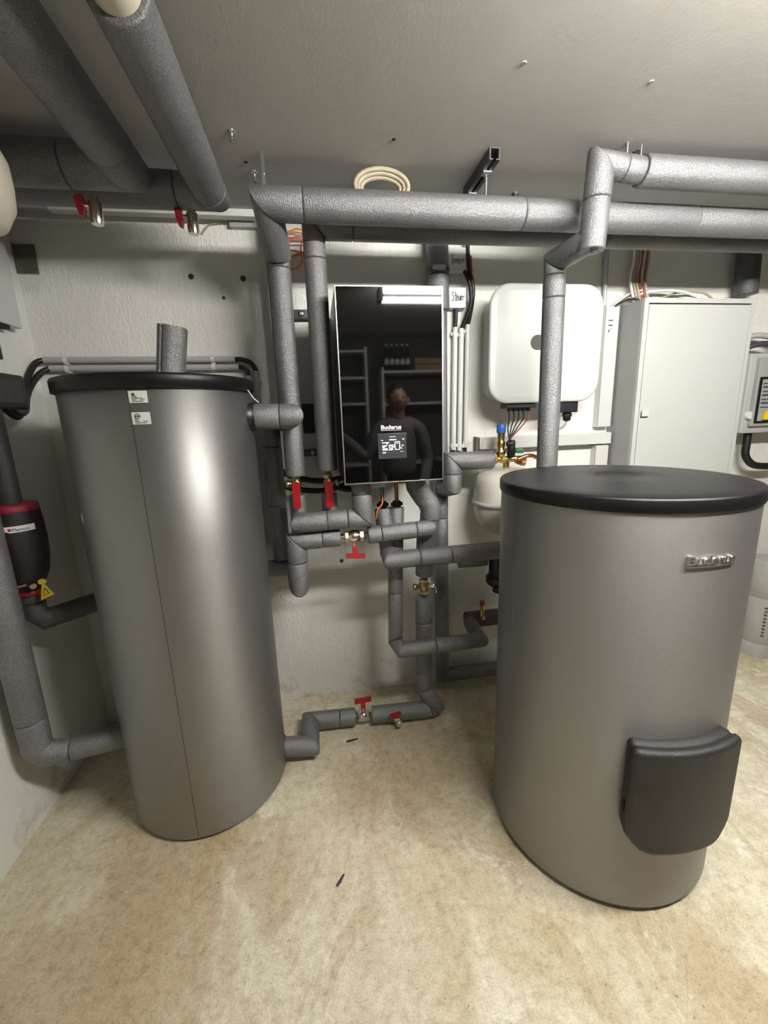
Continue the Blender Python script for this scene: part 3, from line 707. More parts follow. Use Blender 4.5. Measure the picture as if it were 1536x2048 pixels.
MB().cyl((vx[0]-0.03, vx[1]+0.02, 0.955), (vx[0]+0.01, vx[1]-0.02, 0.952), 0.010, 14).cyl((vx[0]-0.02, vx[1]-0.01, 0.955), (vx[0]-0.035, vx[1]-0.035, 0.957), 0.006, 10).build('drain_tap', 'brass_dull', t, 'small brass drain tap')
o = MB().prism([(0.0, 0.0)]+[(0.014*math.sin(math.radians(a)), 0.010+0.011*math.cos(math.radians(a))) for a in range(-130, 131, 26)], (-0.975, 1.545, 0.957), (0.92, 0.1, 0.12), (-0.12, 0, 0.97), (0, -1, 0), 0.002).prism([(-0.024, -0.056), (0.024, -0.044), (0.003, 0.004), (-0.003, 0.004)], (-0.975, 1.545, 0.957), (0.92, 0.1, 0.12), (-0.12, 0, 0.97), (0, -1, 0), 0.002).build('warning_tag', 'yellow')
tag(o, 'yellow triangular warning tag hanging at the separator drain', 'tag')
MB().prism([(-0.012, -0.042), (0.012, -0.036), (0.003, -0.014), (-0.001, -0.014)], (-0.975, 1.5425, 0.957), (0.92, 0.1, 0.12), (-0.12, 0, 0.97), (0, -1, 0), 0.0006).build('print', 'print_dark', o)
MB().prism([(-0.0085, -0.0395), (0.0085, -0.035), (0.002, -0.019), (0.0, -0.019)], (-0.975, 1.5415, 0.957), (0.92, 0.1, 0.12), (-0.12, 0, 0.97), (0, -1, 0), 0.0006).build('print', 'yellow', o)

# ------------------------------------------------------------------ valves
def lever_valve(label, x, y, side):
    t = thing('lever_valve', label, 'valve', (x, y, 1.180), 'red lever valves under the drop pipes')
    MB().lathe((x, y, 1.178), (0, 0, 1), [(0.013, 0), (0.013, 0.012), (0.019, 0.014), (0.019, 0.026), (0.015, 0.03), (0.0215, 0.04), (0.0215, 0.058), (0.016, 0.066), (0.013, 0.07), (0.0165, 0.072), (0.0165, 0.086), (0.012, 0.088), (0.012, 0.108)], 22).build('body', 'brass_dull', t)
    MB().hexnut((x, y, 1.247), (x, y, 1.263), 0.0195).build('nut', 'brass_dull', t)
    MB().lathe((x, y, 1.228), (side, 0, 0), [(0.010, 0.012), (0.010, 0.026), (0.016, 0.028), (0.016, 0.040), (0.012, 0.044)], 18).build('side_port', 'brass_dull', t, 'brass side port with cap')
    MB().cyl((x, y-0.018, 1.228), (x, y-0.040, 1.228), 0.009, 14).build('spindle', 'brass_dull', t)
    MB().prism(rrect(-0.015, -0.098, 0.015, 0.014, 0.011, 4), (x, y-0.038, 1.228), EX, (0, -0.06, 1), (0, -1, 0), 0.011).build('lever', 'red', t, 'red plastic lever')
lever_valve('brass valve with hanging red lever under the left drop pipe', -0.0962, 1.766, -1)
lever_valve('brass valve with hanging red lever under the right drop pipe', 0.0365, 1.745, 1)

def inline_valve(label, a, b, handle_dir, m='nickel', handle='tee'):
    a, b = Vector(a), Vector(b); d = (b-a); L_ = d.length; d.normalize(); c = (a+b)/2
    t = thing('ball_valve', label, 'valve', c)
    k = L_/0.12
    MB().lathe(a, d, [(0.0145, 0), (0.0145, 0.016*k), (0.021, 0.020*k), (0.021, 0.034*k), (0.0265, 0.042*k), (0.0285, 0.058*k), (0.0265, 0.078*k), (0.021, 0.084*k), (0.021, 0.100*k), (0.0145, 0.104*k), (0.0145, L_)], 24).build('body', m, t)
    MB().hexnut(a+d*0.018*k, a+d*0.036*k, 0.0245).build('nut', m, t); MB().hexnut(a+d*0.084*k, a+d*0.102*k, 0.0245).build('nut', m, t)
    h = Vector(handle_dir).normalized()
    MB().cyl(c+h*0.024, c+h*0.044, 0.0085, 14).build('spindle', m, t)
    if handle == 'tee':
        hx = d.copy(); sd = hx.cross(h)
        MB().prism([(-0.011, 0.036), (0.011, 0.036), (0.011, 0.074), (0.042, 0.077), (0.042, 0.098), (-0.040, 0.091), (-0.040, 0.070), (-0.011, 0.072)], c-sd*0.007, hx, h, sd, 0.014).build('handle', 'red', t, 'red T handle')
    else:
        MB().prism([(-0.009, 0.04), (0.009, 0.04), (0.004, 0.052), (-0.004, 0.052)], c-Vector((0, 0.004, 0)), (0, 0, 1), h, (0, -1, 0), 0.006).build('handle', m, t)
    return t
inline_valve('nickel ball valve with red T handle hanging down in the lower short row', (0.0718, 1.7199, 0.9962), (0.1881, 1.7199, 0.9962), (0, -0.25, -1))
t = inline_valve('nickel ball valve with red T handle standing up in the floor pipe', (0.098, 1.805, 0.053), (0.178, 1.80, 0.053), (0.0, 0.05, 1))
# vertical valve
t = thing('ball_valve', 'dull brass valve with side caps in the vertical riser', 'valve', (0.4515, 1.8005, 0.7060))
MB().lathe((0.4525, 1.8005, 0.6490), (0, 0, 1), [(0.013, 0), (0.013, 0.020), (0.020, 0.024), (0.020, 0.036), (0.026, 0.044), (0.027, 0.066), (0.020, 0.082), (0.020, 0.094), (0.013, 0.097), (0.013, 0.116)], 22).build('body', 'brass_dull', t)
MB().hexnut((0.4525, 1.8005, 0.6690), (0.4525, 1.8005, 0.6830), 0.023).build('nut', 'brass_dull', t); MB().hexnut((0.4525, 1.8005, 0.7270), (0.4525, 1.8005, 0.7430), 0.023).build('nut', 'brass_dull', t)
MB().lathe((0.4525, 1.8005, 0.7050), (-1, 0, 0), [(0.010, 0.02), (0.010, 0.034), (0.016, 0.036), (0.016, 0.050), (0.013, 0.053)], 18).build('side_cap', 'brass_dull', t)
MB().lathe((0.4525, 1.8005, 0.7050), (1, 0, 0), [(0.010, 0.02), (0.010, 0.032), (0.014, 0.034), (0.014, 0.046)], 18).build('side_cap', 'nickel', t)
MB().tube([(0.4985, 1.7955, 0.7110), (0.5085, 1.7905, 0.6930), (0.5065, 1.7885, 0.6710)], 0.004, 8).build('wing', 'nickel', t)
# drain valve on the floor pipe
t = thing('drain_valve', 'small nickel drain valve with dark red wing handle on the floor pipe', 'valve', (0.292, 1.75, 0.04))
MB().lathe((0.292, 1.775, 0.062), (0, -1, 0), [(0.010, 0), (0.010, 0.022), (0.013, 0.024), (0.013, 0.045)], 18).build('body', 'nickel', t)
MB().lathe((0.302, 1.748, 0.040), (0.1, -1, -0.15), [(0.011, 0), (0.0165, 0.004), (0.0165, 0.022), (0.014, 0.025)], 20).build('cap', 'nickel', t)
MB().prism([(-0.028, 0.006), (-0.030, 0.020), (-0.008, 0.026), (0.024, 0.032), (0.030, 0.018), (0.010, -0.004), (-0.010, -0.004)], (0.286, 1.738, 0.074), EX, (0, -0.1, 1), (0, -1, 0), 0.010).build('handle', 'red', t, 'red wing handle')
# brass pocket
t = thing('thermometer_pocket', 'small upright brass pocket with red tip on the low pipe behind the wide tank', 'fitting', (0.79, 1.93, 0.445))
MB().lathe((0.795, 1.925, 0.44), (0, 0, 1), [(0.016, 0), (0.016, 0.02), (0.0125, 0.024), (0.0125, 0.075)], 18).build('body', 'brass', t)
MB().lathe((0.795, 1.925, 0.515), (0, 0, 1), [(0.0135, 0), (0.0135, 0.020), (0.010, 0.024)], 18).build('tip', 'brown_red', t, 'dark red tip')
# black fitting next to tank
t = thing('black_fitting', 'black plastic fitting half hidden behind the wide tank', 'fitting', (0.848, 1.86, 0.62))
MB().lathe((0.848, 1.86, 0.655), (0, 0, 1), [(0.052, 0), (0.060, 0.012), (0.060, 0.04), (0.050, 0.05), (0.046, 0.06), (0.046, 0.155)], 28).build('body', 'black', t)
MB().lathe((0.842, 1.85, 0.655), (0, 0, -1), [(0.022, -0.01), (0.022, 0.006), (0.025, 0.008), (0.025, 0.036), (0.02, 0.04)], 20).build('knob', 'black', t)

# ------------------------------------------------------------------ safety valve group and vessel
t = thing('safety_valve_group', 'brass safety valve group with blue cap, black vent and green lever', 'valve', (0.89, 1.90, 1.22))
MB().cyl((0.815, 1.90, 1.272), (0.985, 1.89, 1.272), 0.0145, 18).hexnut((0.822, 1.90, 1.272), (0.842, 1.90, 1.272), 0.022).hexnut((0.862, 1.90, 1.272), (0.882, 1.90, 1.272), 0.021).build('body', 'brass', t)
MB().lathe((0.862, 1.90, 1.272), (0, 0, 1), [(0.017, 0), (0.017, 0.02), (0.022, 0.024), (0.022, 0.040), (0.016, 0.046), (0.020, 0.070), (0.020, 0.082), (0.016, 0.090), (0.018, 0.105), (0.018, 0.125)], 20).build('safety_valve', 'brass', t)
MB().lathe((0.862, 1.90, 1.397), (0, 0, 1), [(0.021, 0), (0.0215, 0.003), (0.0215, 0.036), (0.019, 0.04)], 20).build('cap', 'blue', t, 'blue cap')
MB().cyl((0.891, 1.90, 1.275), (0.891, 1.90, 1.225), 0.016, 18).build('vessel_nut', 'brass', t)
MB().lathe((0.905, 1.88, 1.285), (0, 0, 1), [(0.017, 0), (0.019, 0.006), (0.019, 0.07), (0.013, 0.078)], 20).lathe((0.905, 1.87, 1.345), (-1, 0, 0.1), [(0.013, 0), (0.013, 0.026), (0.009, 0.028)], 16).build('vent', 'black', t, 'black air vent')
MB().box((0.935, 1.885, 1.298), (0.972, 1.905, 1.318), 0.004).build('lever', 'green', t, 'green lever')
MB().tube([(0.93, 1.86, 1.272), (0.97, 1.86, 1.285), (1.005, 1.865, 1.285), (1.03, 1.87, 1.275)], 0.010, 12).hexnut((0.955, 1.88, 1.255), (0.975, 1.88, 1.255), 0.018).build('copper_tail', 'copper', t, 'copper tail')
MB().cyl((0.94, 1.885, 1.262), (0.94, 1.86, 1.262), 0.015, 18).build('gauge_port', 'brass', t)
VC = (0.893, 1.90)
t = thing('expansion_vessel', 'cream white expansion vessel with grey band beside the wide tank', 'vessel', (*VC, 0.90))
MB().lathe((*VC, 0), (0, 0, 1), [(0.004, 0.902), (0.06, 0.907), (0.105, 0.93), (0.140, 0.975), (0.152, 1.02), (0.1535, 1.062)], 56).build('lower_shell', 'vessel', t)
MB().lathe((*VC, 0), (0, 0, 1), [(0.1535, 1.070), (0.153, 1.12), (0.148, 1.165), (0.135, 1.200), (0.10, 1.222), (0.05, 1.230), (0.004, 1.231)], 56).build('upper_shell', 'vessel', t)
MB().lathe((*VC, 0), (0, 0, 1), [(0.153, 1.056), (0.1625, 1.058), (0.1625, 1.075), (0.153, 1.077)], 56).build('band', 'conduit', t, 'grey clamp band')
MB().box((VC[0]-0.035, VC[1]-0.1665, 1.054), (VC[0]-0.029, VC[1]-0.150, 1.079)).build('band_clip', 'steel_dark', t)

# ------------------------------------------------------------------ inverter
t = thing('solar_inverter', 'white rounded inverter with dark oval mark on the back wall', 'inverter', (1.08, YB, 1.53))
IX0, IX1, IZ0, IZ1, IY = 0.788, 1.337, 1.530, 2.040, 1.88
MB().prism(rrect(IX0+0.045, IZ0+0.022, IX1-0.045, IZ1-0.022, 0.07, 10), (0, IY+0.018, 0), EX, EZ, (0, 1, 0), YB-IY-0.018).build('housing', 'white_plastic', t)
# front cover with soft edge
ol = rrect(IX0, IZ0, IX1, IZ1, 0.095, 12); cxm, czm = (IX0+IX1)/2, (IZ0+IZ1)/2
mb = MB(); rings = []
for ins, y in ((0.003, IY+0.020), (0.0, IY+0.016), (0.0, IY+0.008), (0.003, IY+0.003), (0.010, IY+0.0005), (0.03, IY-0.001)):
    rings.append([(cxm+(x-cxm)*(1-ins/0.28), y, czm+(z-czm)*(1-ins/0.255)) for x, z in ol])
k_ = len(ol); fs = []
for i in range(len(rings)-1):
    for j in range(k_): fs.append([i*k_+j, i*k_+(j+1) % k_, (i+1)*k_+(j+1) % k_, (i+1)*k_+j])
mb.add([p for rg in rings for p in rg], fs, True); mb.add(rings[-1], [list(range(k_))]); mb.add(rings[0], [list(range(k_))[::-1]])
mb.build('front_cover', 'white_powder', t)
MB().prism(rrect(0.982, 1.762, 1.075, 1.826, 0.031, 8), (0, IY-0.0012, 0), EX, EZ, (0, -1, 0), 0.0015).build('status_mark', 'black_rubber', t, 'dark oval status mark')
for k in range(5):
    x = 0.905+0.024*k
    MB().cyl((x, 1.915, IZ0+0.02), (x, 1.915, IZ0-0.036), 0.0105, 12, bev=0.002).build('connector', 'black', t)
MB().box((0.886, 1.90, IZ0-0.022), (1.03, 1.97, IZ0+0.03), 0.003).build('connector_block', 'black', t)
MB().box((1.128, 1.895, IZ0-0.050), (1.246, 1.97, IZ0+0.015), 0.004).build('connector_block', 'black', t)
MB().cyl((1.210, 1.925, IZ0-0.045), (1.210, 1.925, IZ0-0.090), 0.018, 18, bev=0.004).hexnut((1.210, 1.925, IZ0-0.054), (1.210, 1.925, IZ0-0.070), 0.022).build('cable_gland', 'black', t)
for k in range(5):
    x = 0.905+0.024*k
    o = MB().tube([(x, 1.915, IZ0-0.036), (x+0.002, 1.915, 1.46), (0.915+0.0045*k+(x-0.93)*0.5, 1.915, 1.42), (0.901+0.003*k, 1.90, 1.37), (0.902+0.002*k, 1.89, 1.352)], 0.0032, 7).build('solar_cable', 'brown_red' if k == 4 else 'black_rubber')
    tag(o, ('thin black solar cable, first from the left under the white inverter', 'thin black solar cable, second from the left under the white inverter', 'thin black solar cable, middle of five under the white inverter', 'thin black solar cable beside the reddish one under the white inverter', 'thin reddish solar cable, rightmost of the bunch under the inverter')[k], 'cable', 'solar cables under the inverter')
o = MB().tube([(1.210, 1.925, IZ0-0.090), (1.200, 1.93, 1.415), (1.17, 1.96, 1.392), (1.12, 2.0, 1.380)], 0.005, 8).build('output_cable', 'conduit')
tag(o, 'grey cable leaving the gland at the right underside of the inverter', 'cable')

# trunking
def duct(label, lo, hi, name='cable_duct'):
    t = thing(name, label, 'cable duct', ((lo[0]+hi[0])/2, YB, lo[2]))
    MB().box((lo[0], lo[1]+0.008, lo[2]), (hi[0], YB, hi[2]), 0.001).build('channel', 'white_plastic', t)
    MB().box((lo[0]+0.0, lo[1], lo[2]+0.0015), (hi[0], lo[1]+0.0085, hi[2]-0.0015), 0.002).build('cover', 'white_powder', t)
    return t
duct('white horizontal cable duct below the inverter', (0.805, 2.02, 1.312), (1.53, 2.02, 1.372))
t = duct('white vertical cable duct left of the grey cabinet, with two printed stickers', (1.455, 2.03, 1.40), (1.527, 2.03, 1.985))
for z0, z1 in ((1.905, 1.925), (1.862, 1.902)):
    st = MB().box((1.468, 2.0285, z0), (1.497, 2.0305, z1)).build('sticker', 'paper', t)
    mb = MB()
    mb.box((1.47, 2.0275, z1-0.009), (1.493, 2.0287, z1-0.003))
    if z1 < 1.91:
        mb.box((1.47, 2.0275, z0+0.002), (1.477, 2.0287, z0+0.013)); mb.box((1.478, 2.0275, z0+0.018), (1.492, 2.0287, z0+0.020))
    mb.build('print', 'print_dark', st)
duct('white vertical cable duct below the horizontal duct, half hidden by the wide tank', (1.455, 2.03, 0.70), (1.527, 2.03, 1.305))
o = MB().box((0.792, 2.035, 1.30), (0.803, YB, 1.375), 0.001).build('duct_end', 'olive'); tag(o, 'dark brown end piece left of the horizontal cable duct', 'end piece')
o = MB().cyl((1.458, 2.055, 1.99), (1.448, 2.055, ZC), 0.011, 14).build('thin_conduit', 'conduit'); tag(o, 'thin grey conduit above the stickered duct', 'conduit')

# ------------------------------------------------------------------ cabinet
CX0, CX1, CZ0, CZ1, CY = 1.540, 2.140, 1.06, 1.985, 1.88
t = thing('fuse_cabinet', 'light grey wall cabinet with one flat door and small latch', 'cabinet', (1.84, YB, CZ0))
MB().box((CX0, CY+0.018, CZ0), (CX1, YB, CZ1), 0.002).build('body', 'grey_side', t)
fr = MB(); e = 0.022
for lo, hi in (((CX0, CZ0), (CX0+e, CZ1)), ((CX1-e, CZ0), (CX1, CZ1)), ((CX0+e, CZ1-e), (CX1-e, CZ1)), ((CX0+e, CZ0), (CX1-e, CZ0+e))):
    fr.box((lo[0], CY, lo[1]), (hi[0], CY+0.02, hi[1]), 0.0015)
fr.build('frame', 'grey_white', t)
MB().box((CX0+e, CY+0.012, CZ0+e), (CX1-e, CY+0.0185, CZ1-e)).build('gasket', 'dark_gap', t)
door = MB().box((CX0+e+0.0035, CY+0.001, CZ0+e+0.003), (CX1-e-0.0015, CY+0.011, CZ1-e-0.0055), 0.0015).build('door', 'grey_white', t)
MB().box((CX0+e+0.014, CY-0.006, 1.448), (CX0+e+0.050, CY+0.002, 1.482), 0.002).build('latch', 'white_powder', door)
MB().box((CX0+e+0.012, CY-0.001, 1.442), (CX0+e+0.050, CY+0.0015, 1.448)).box((CX0+e+0.011, CY-0.001, 1.442), (CX0+e+0.014, CY+0.0015, 1.47)).build('latch_gap', 'dark_gap', door)

# cables above cabinet
bun = (('white', 1.575, 'white_plastic'), ('cream', 1.592, 'cream_cable'), ('beige', 1.608, 'cream_cable'), ('grey', 1.655, 'conduit'))
for i, (nm, x, m_) in enumerate(bun):
    o = MB().tube([(x+0.004, 2.03, ZC), (x-0.006, 2.03, 2.3), (x+0.006, 2.03, 2.2), (x-0.003, 2.03, 2.1), (x+0.012, 2.0, CZ1-0.01)], 0.0065, 8).build('power_cable', m_)
    tag(o, '%s cable rising from the grey cabinet to the ceiling' % nm, 'cable', None)
for i, x in enumerate((1.630, 1.640)):
    o = MB().tube([(x, 2.045-0.02*i, ZC), (x+0.004, 2.04-0.02*i, 2.25), (x-0.005, 2.035-0.02*i, 2.1), (x+0.003, 2.0, CZ1-0.01)], 0.0055, 8).build('power_cable', 'brown_red')
    tag(o, 'reddish brown cable rising from the grey cabinet to the ceiling, %s one' % ('left', 'right')[i], 'cable', 'reddish brown cables above the cabinet')
for i, (m_, pts, lab) in enumerate((
        ('white_plastic', [(1.50, 2.05, 1.985), (1.53, 2.04, 2.015), (1.59, 2.03, 2.048), (1.64, 2.02, 2.055)], 'white cable arching left from the cable bundle over the cabinet, upper one'),
        ('white_plastic', [(1.52, 2.05, 1.985), (1.55, 2.03, 2.010), (1.60, 2.02, 2.030), (1.66, 2.01, 2.045)], 'white cable arching left from the cable bundle over the cabinet, lower one'),
        ('black_rubber', [(1.50, 2.03, 1.985), (1.53, 2.01, 2.004), (1.57, 1.99, 2.010), (1.61, 1.98, 1.99)], 'black cable lying over the left top corner of the cabinet'),
        ('white_plastic', [(1.67, 2.03, 2.05), (1.76, 2.02, 2.055), (1.86, 2.01, 2.045), (1.94, 1.99, 2.01), (1.95, 1.98, 1.985)], 'thick white cable arching over the middle of the cabinet top'),
        ('cream_cable', [(1.74, 2.03, 2.02), (1.85, 2.03, 2.050), (1.97, 2.02, 2.048), (2.03, 2.00, 2.005), (2.035, 2.0, 1.985)], 'cream cable arching to the right over the cabinet top'))):
    o = MB().tube(pts, 0.0075 if i == 3 else 0.005, 8).build('arched_cable', m_); tag(o, lab, 'cable')
pipe_run('dark foam pipe coming down from the ceiling above the right edge of the cabinet', [(2.185, 2.0, ZC), (2.205, 2.0, 2.03)], 0.052, m='foam_dark')

# meter box
t = thing('meter_box', 'grey meter box with clear window and yellow sticker at the right edge', 'meter box', (2.40, YB, 1.335))
MB().box((2.228, 1.945, 1.338), (2.62, YB, 1.745), 0.012).build('body', 'conduit', t)
MB().box((2.268, 1.925, 1.375), (2.60, 1.946, 1.72), 0.004).build('cover', 'clear', t, 'clear plastic cover')
wf = MB()
for lo, hi in (((2.281, 1.392), (2.291, 1.625)), ((2.582, 1.392), (2.592, 1.625)), ((2.291, 1.392), (2.582, 1.402)), ((2.291, 1.615), (2.582, 1.625))):
    wf.box((lo[0], 1.917, lo[1]), (hi[0], 1.927, hi[1]), 0.001)
wf.build('window_frame', 'black', t, 'dark window frame')
MB().box((2.330, 1.912, 1.408), (2.395, 1.924, 1.450), 0.001).build('sticker', 'yellow', t, 'yellow warning sticker')
mb = MB()
for k in range(7): mb.box((2.308, 1.9225, 1.47+0.02*k), (2.40+0.02*(k % 3), 1.9245, 1.475+0.02*k+0.004*(k % 2)))
mb.build('print', 'print_dark', t)
MB().lathe((2.262, 1.946, 1.432), (0, -1, 0), [(0.022, 0), (0.022, 0.012), (0.018, 0.018)], 20).build('screw_knob', 'white_plastic', t)
MB().lathe((2.265, 1.946, 1.672), (0, -1, 0), [(0.024, 0), (0.023, 0.002), (0.019, 0.003)], 22).build('knock_out', 'conduit', t)
for i, (dx, dz, m_) in enumerate(((0, 0, 'conduit'), (0.012, -0.045, 'steel_dark'))):
    o = MB().tube([(2.20+dx, 2.03+0.6*dz, 1.79+dz), (2.24+dx, 2.01+0.6*dz, 1.825+dz), (2.32+dx, 1.99+0.6*dz, 1.838+dz), (2.42+dx, 1.98+0.6*dz, 1.81+dz), (2.45+3*dx, 1.99+0.6*dz, 1.75)], 0.014, 10).build('flexible_hose', m_)
    tag(o, ('light grey flexible hose arching over the meter box, upper one', 'dark grey flexible hose arching over the meter box, lower one')[i], 'hose')
o = MB().tube([(2.335, 1.99, 1.34), (2.335, 1.99, 1.28), (2.34, 1.99, 1.215), (2.38, 1.98, 1.165), (2.46, 1.98, 1.150), (2.56, 1.98, 1.15)], 0.019, 12).build('supply_cable', 'black_rubber')
tag(o, 'thick black cable curving out under the meter box', 'cable')
# drain pipe at right
t = thing('drain_pipe', 'pale grey printed drain pipe standing on the floor at the right edge', 'pipe', (2.585, 1.96, 0))
c = (2.585, 1.96)
MB().lathe((*c, 0), (0, 0, 1), [(0.088, 0.0), (0.088, 0.085), (0.085, 0.088)], 40).build('socket', 'drain', t)
MB().lathe((*c, 0), (0, 0, 1), [(0.083, 0.088), (0.085, 0.092), (0.085, 0.37), (0.083, 0.375)], 40).build('section', 'drain', t)
MB().lathe((*c, 0), (0, 0, 1), [(0.083, 0.375), (0.088, 0.38), (0.088, 0.60), (0.084, 0.605)], 40).build('section', 'drain', t)
mb = MB()
for k in range(16):
    mpk = on_cyl(c, 0.0865 if k < 9 else 0.0895, math.radians(-38), 0)
    z = (0.14+0.022*k) if k < 9 else (0.43+0.017*(k-9))
    mb.add([mpk((x, y, 0.0)) for x, y in ((-0.008, z), (0.006, z), (0.006, z+0.011), (-0.008+0.004*(k % 2), z+0.012))], [[0, 1, 2, 3]])
tag(mb.build('print', 'print_dark', t), kind='stuff')

# ------------------------------------------------------------------ junction boxes, conduits, cables in the middle
def strokes(mb, paths, o, sx, sz, r=0.0015):
    for p in paths: mb.tube([(o[0]+x*sx, o[1], o[2]+y*sz) for x, y in p], r, 5, True, 4)
STEUER = [[(0.16, 0.85), (0.05, 0.95), (0.0, 0.78), (0.10, 0.62), (0.14, 0.40), (0.04, 0.22), (-0.04, 0.30)], [(0.29, 0.95), (0.27, 0.5), (0.29, 0.22), (0.34, 0.25)], [(0.20, 0.66), (0.38, 0.70)],
          [(0.38, 0.45), (0.46, 0.55), (0.43, 0.66), (0.36, 0.52), (0.38, 0.30), (0.48, 0.27)], [(0.52, 0.62), (0.54, 0.32), (0.62, 0.30), (0.66, 0.62), (0.66, 0.30)], [(0.71, 0.45), (0.79, 0.53), (0.76, 0.66), (0.70, 0.52), (0.72, 0.30), (0.82, 0.30)], [(0.86, 0.30), (0.87, 0.62), (0.90, 0.56), (1.0, 0.62)]]
INNEN = [[(0.0, 0.95), (0.0, 0.2)], [(0.12, 0.25), (0.13, 0.6), (0.16, 0.5), (0.24, 0.6), (0.26, 0.25)], [(0.34, 0.25), (0.35, 0.6), (0.38, 0.5), (0.46, 0.6), (0.48, 0.25)], [(0.55, 0.42), (0.66, 0.5), (0.62, 0.62), (0.54, 0.5), (0.57, 0.28), (0.68, 0.27)], [(0.76, 0.25), (0.77, 0.6), (0.80, 0.5), (0.90, 0.6), (0.92, 0.25)]]
for nm, z0, z1, pth in (('Innen', 2.128, 2.228, INNEN), ('Steuer', 1.972, 2.062, STEUER)):
    t = thing('junction_box', 'white junction box handwritten %s beside the black glass unit' % nm, 'junction box', (0.687, YB, z0))
    MB().box((0.644, 2.034, z0), (0.731, YB, z1), 0.006).build('body', 'white_plastic', t)
    lid = MB().box((0.645, 2.030, z0+0.001), (0.730, 2.036, z1-0.001), 0.003).build('lid', 'white_plastic', t)
    mb = MB(); strokes(mb, pth, (0.663, 2.0295, z0+0.020), 0.060, 0.052); mb.build('handwriting', 'ink', lid)
for i, (x, z1, z0) in enumerate(((0.683, 1.893, 1.315), (0.714, 1.888, 1.310), (0.746, 1.905, 1.325))):
    pos = ('left', 'middle', 'right')[i]
    t = thing('cable_conduit', 'light grey upright conduit beside the black glass unit, %s of three' % pos, 'conduit', (x, 2.055, z0))
    MB().cyl((x+0.003, 2.055, z1), (x-0.004, 2.055, z0), 0.0125, 18).build('tube', 'white_plastic', t)
    for z in (z1-0.030, z0+0.022):
        MB().box((x-0.018, 2.05, z-0.008), (x+0.018, YB, z+0.008), 0.002).lathe((x, 2.055, z-0.007), (0, 0, 1), [(0.0145, 0), (0.0145, 0.014)], 16).build('clip', 'white_plastic', t)
    MB().cyl((x-0.004, 2.055, z0), (x-0.004, 2.055, z0-0.03), 0.008, 10).build('cable_end', 'black_rubber', t)
for pts, lab in (([(0.688, 2.05, 1.972), (0.687, 2.05, 1.93), (0.686, 2.055, 1.89)], 'short black cable from the Steuer box down to the left conduit'),
                 ([(0.722, 2.03, 2.13), (0.742, 2.02, 2.08), (0.752, 2.02, 2.0), (0.738, 2.035, 1.94), (0.717, 2.055, 1.885)], 'black cable bending past the Steuer box to the middle conduit'),
                 ([(0.738, 2.03, 2.30), (0.736, 2.03, 2.22), (0.742, 2.025, 2.14), (0.760, 2.02, 2.06), (0.758, 2.03, 1.98), (0.749, 2.055, 1.90)], 'long black cable past both junction boxes to the right conduit')):
    o = MB().tube(pts, 0.0095, 10).build('black_cable', 'black_rubber'); tag(o, lab, 'cable')
o = MB().tube([(0.748, 2.022, 2.19), (0.748, 2.018, 2.16), (0.752, 2.018, 2.125)], 0.005, 8).build('red_cable', 'brown_red'); tag(o, 'short red cable beside the Innen box', 'cable')
# pipe clamp on the standpipe
t = thing('pipe_clamp', 'steel pipe clamp around the standpipe above the black glass unit', 'clamp', (0.587, 1.95, 2.11))
MB().lathe((0.5875, 2.003, 2.108), (0, 0, 1), [(0.050, 0), (0.0525, 0), (0.0525, 0.018), (0.050, 0.018)], 36).build('ring', 'steel_dark', t)
MB().box((0.550, 1.945, 2.107), (0.606, 1.957, 2.127), 0.002).cyl((0.556, 1.94, 2.117), (0.556, 1.962, 2.117), 0.007, 10).cyl((0.600, 1.94, 2.117), (0.600, 1.962, 2.117), 0.007, 10).build('bracket', 'steel', t)

# left conduits
for i, (z, x0, x1) in enumerate(((1.767, -1.105, -0.335), (1.734, -1.088, -0.322))):
    t = thing('cable_conduit', 'light grey conduit along the back wall behind the tall tank, %s one' % ('upper', 'lower')[i], 'conduit', (-0.7, 2.05, z))
    MB().cyl((x0, 2.05, z), (x1, 2.05, z-0.006), 0.0135, 18).build('tube', 'conduit', t)
    for x in (-1.02, -0.43):
        MB().box((x-0.010, 2.045, z-0.019), (x+0.010, YB, z+0.013), 0.002).lathe((x-0.008, 2.05, z-0.003), (1, 0, 0), [(0.0155, 0), (0.0155, 0.016)], 16).build('clip', 'white_plastic', t)
for i, x in enumerate((-0.283, -0.248)):
    t = thing('cable_conduit', 'light grey upright conduit behind the right rim of the tall tank, %s one' % ('left', 'right')[i], 'conduit', (x, 2.05, 0.9))
    MB().cyl((x-0.02, 2.05, 0.9), (x, 2.05, 1.690+0.02*i), 0.0125, 18).build('tube', 'conduit', t)
    MB().box((x-0.016, 2.045, 1.655), (x+0.016, YB, 1.67), 0.002).build('clip', 'white_plastic', t)
for i, pts in enumerate(([(-0.335, 2.05, 1.761), (-0.30, 2.045, 1.758), (-0.265, 2.045, 1.742), (-0.248, 2.05, 1.708)], [(-0.322, 2.05, 1.728), (-0.305, 2.045, 1.724), (-0.290, 2.045, 1.712), (-0.284, 2.05, 1.690)])):
    o = MB().tube(pts, 0.0105, 10).build('black_cable', 'black_rubber'); tag(o, 'black cable bend joining the conduits above the tall tank, %s one' % ('outer', 'inner')[i], 'cable')
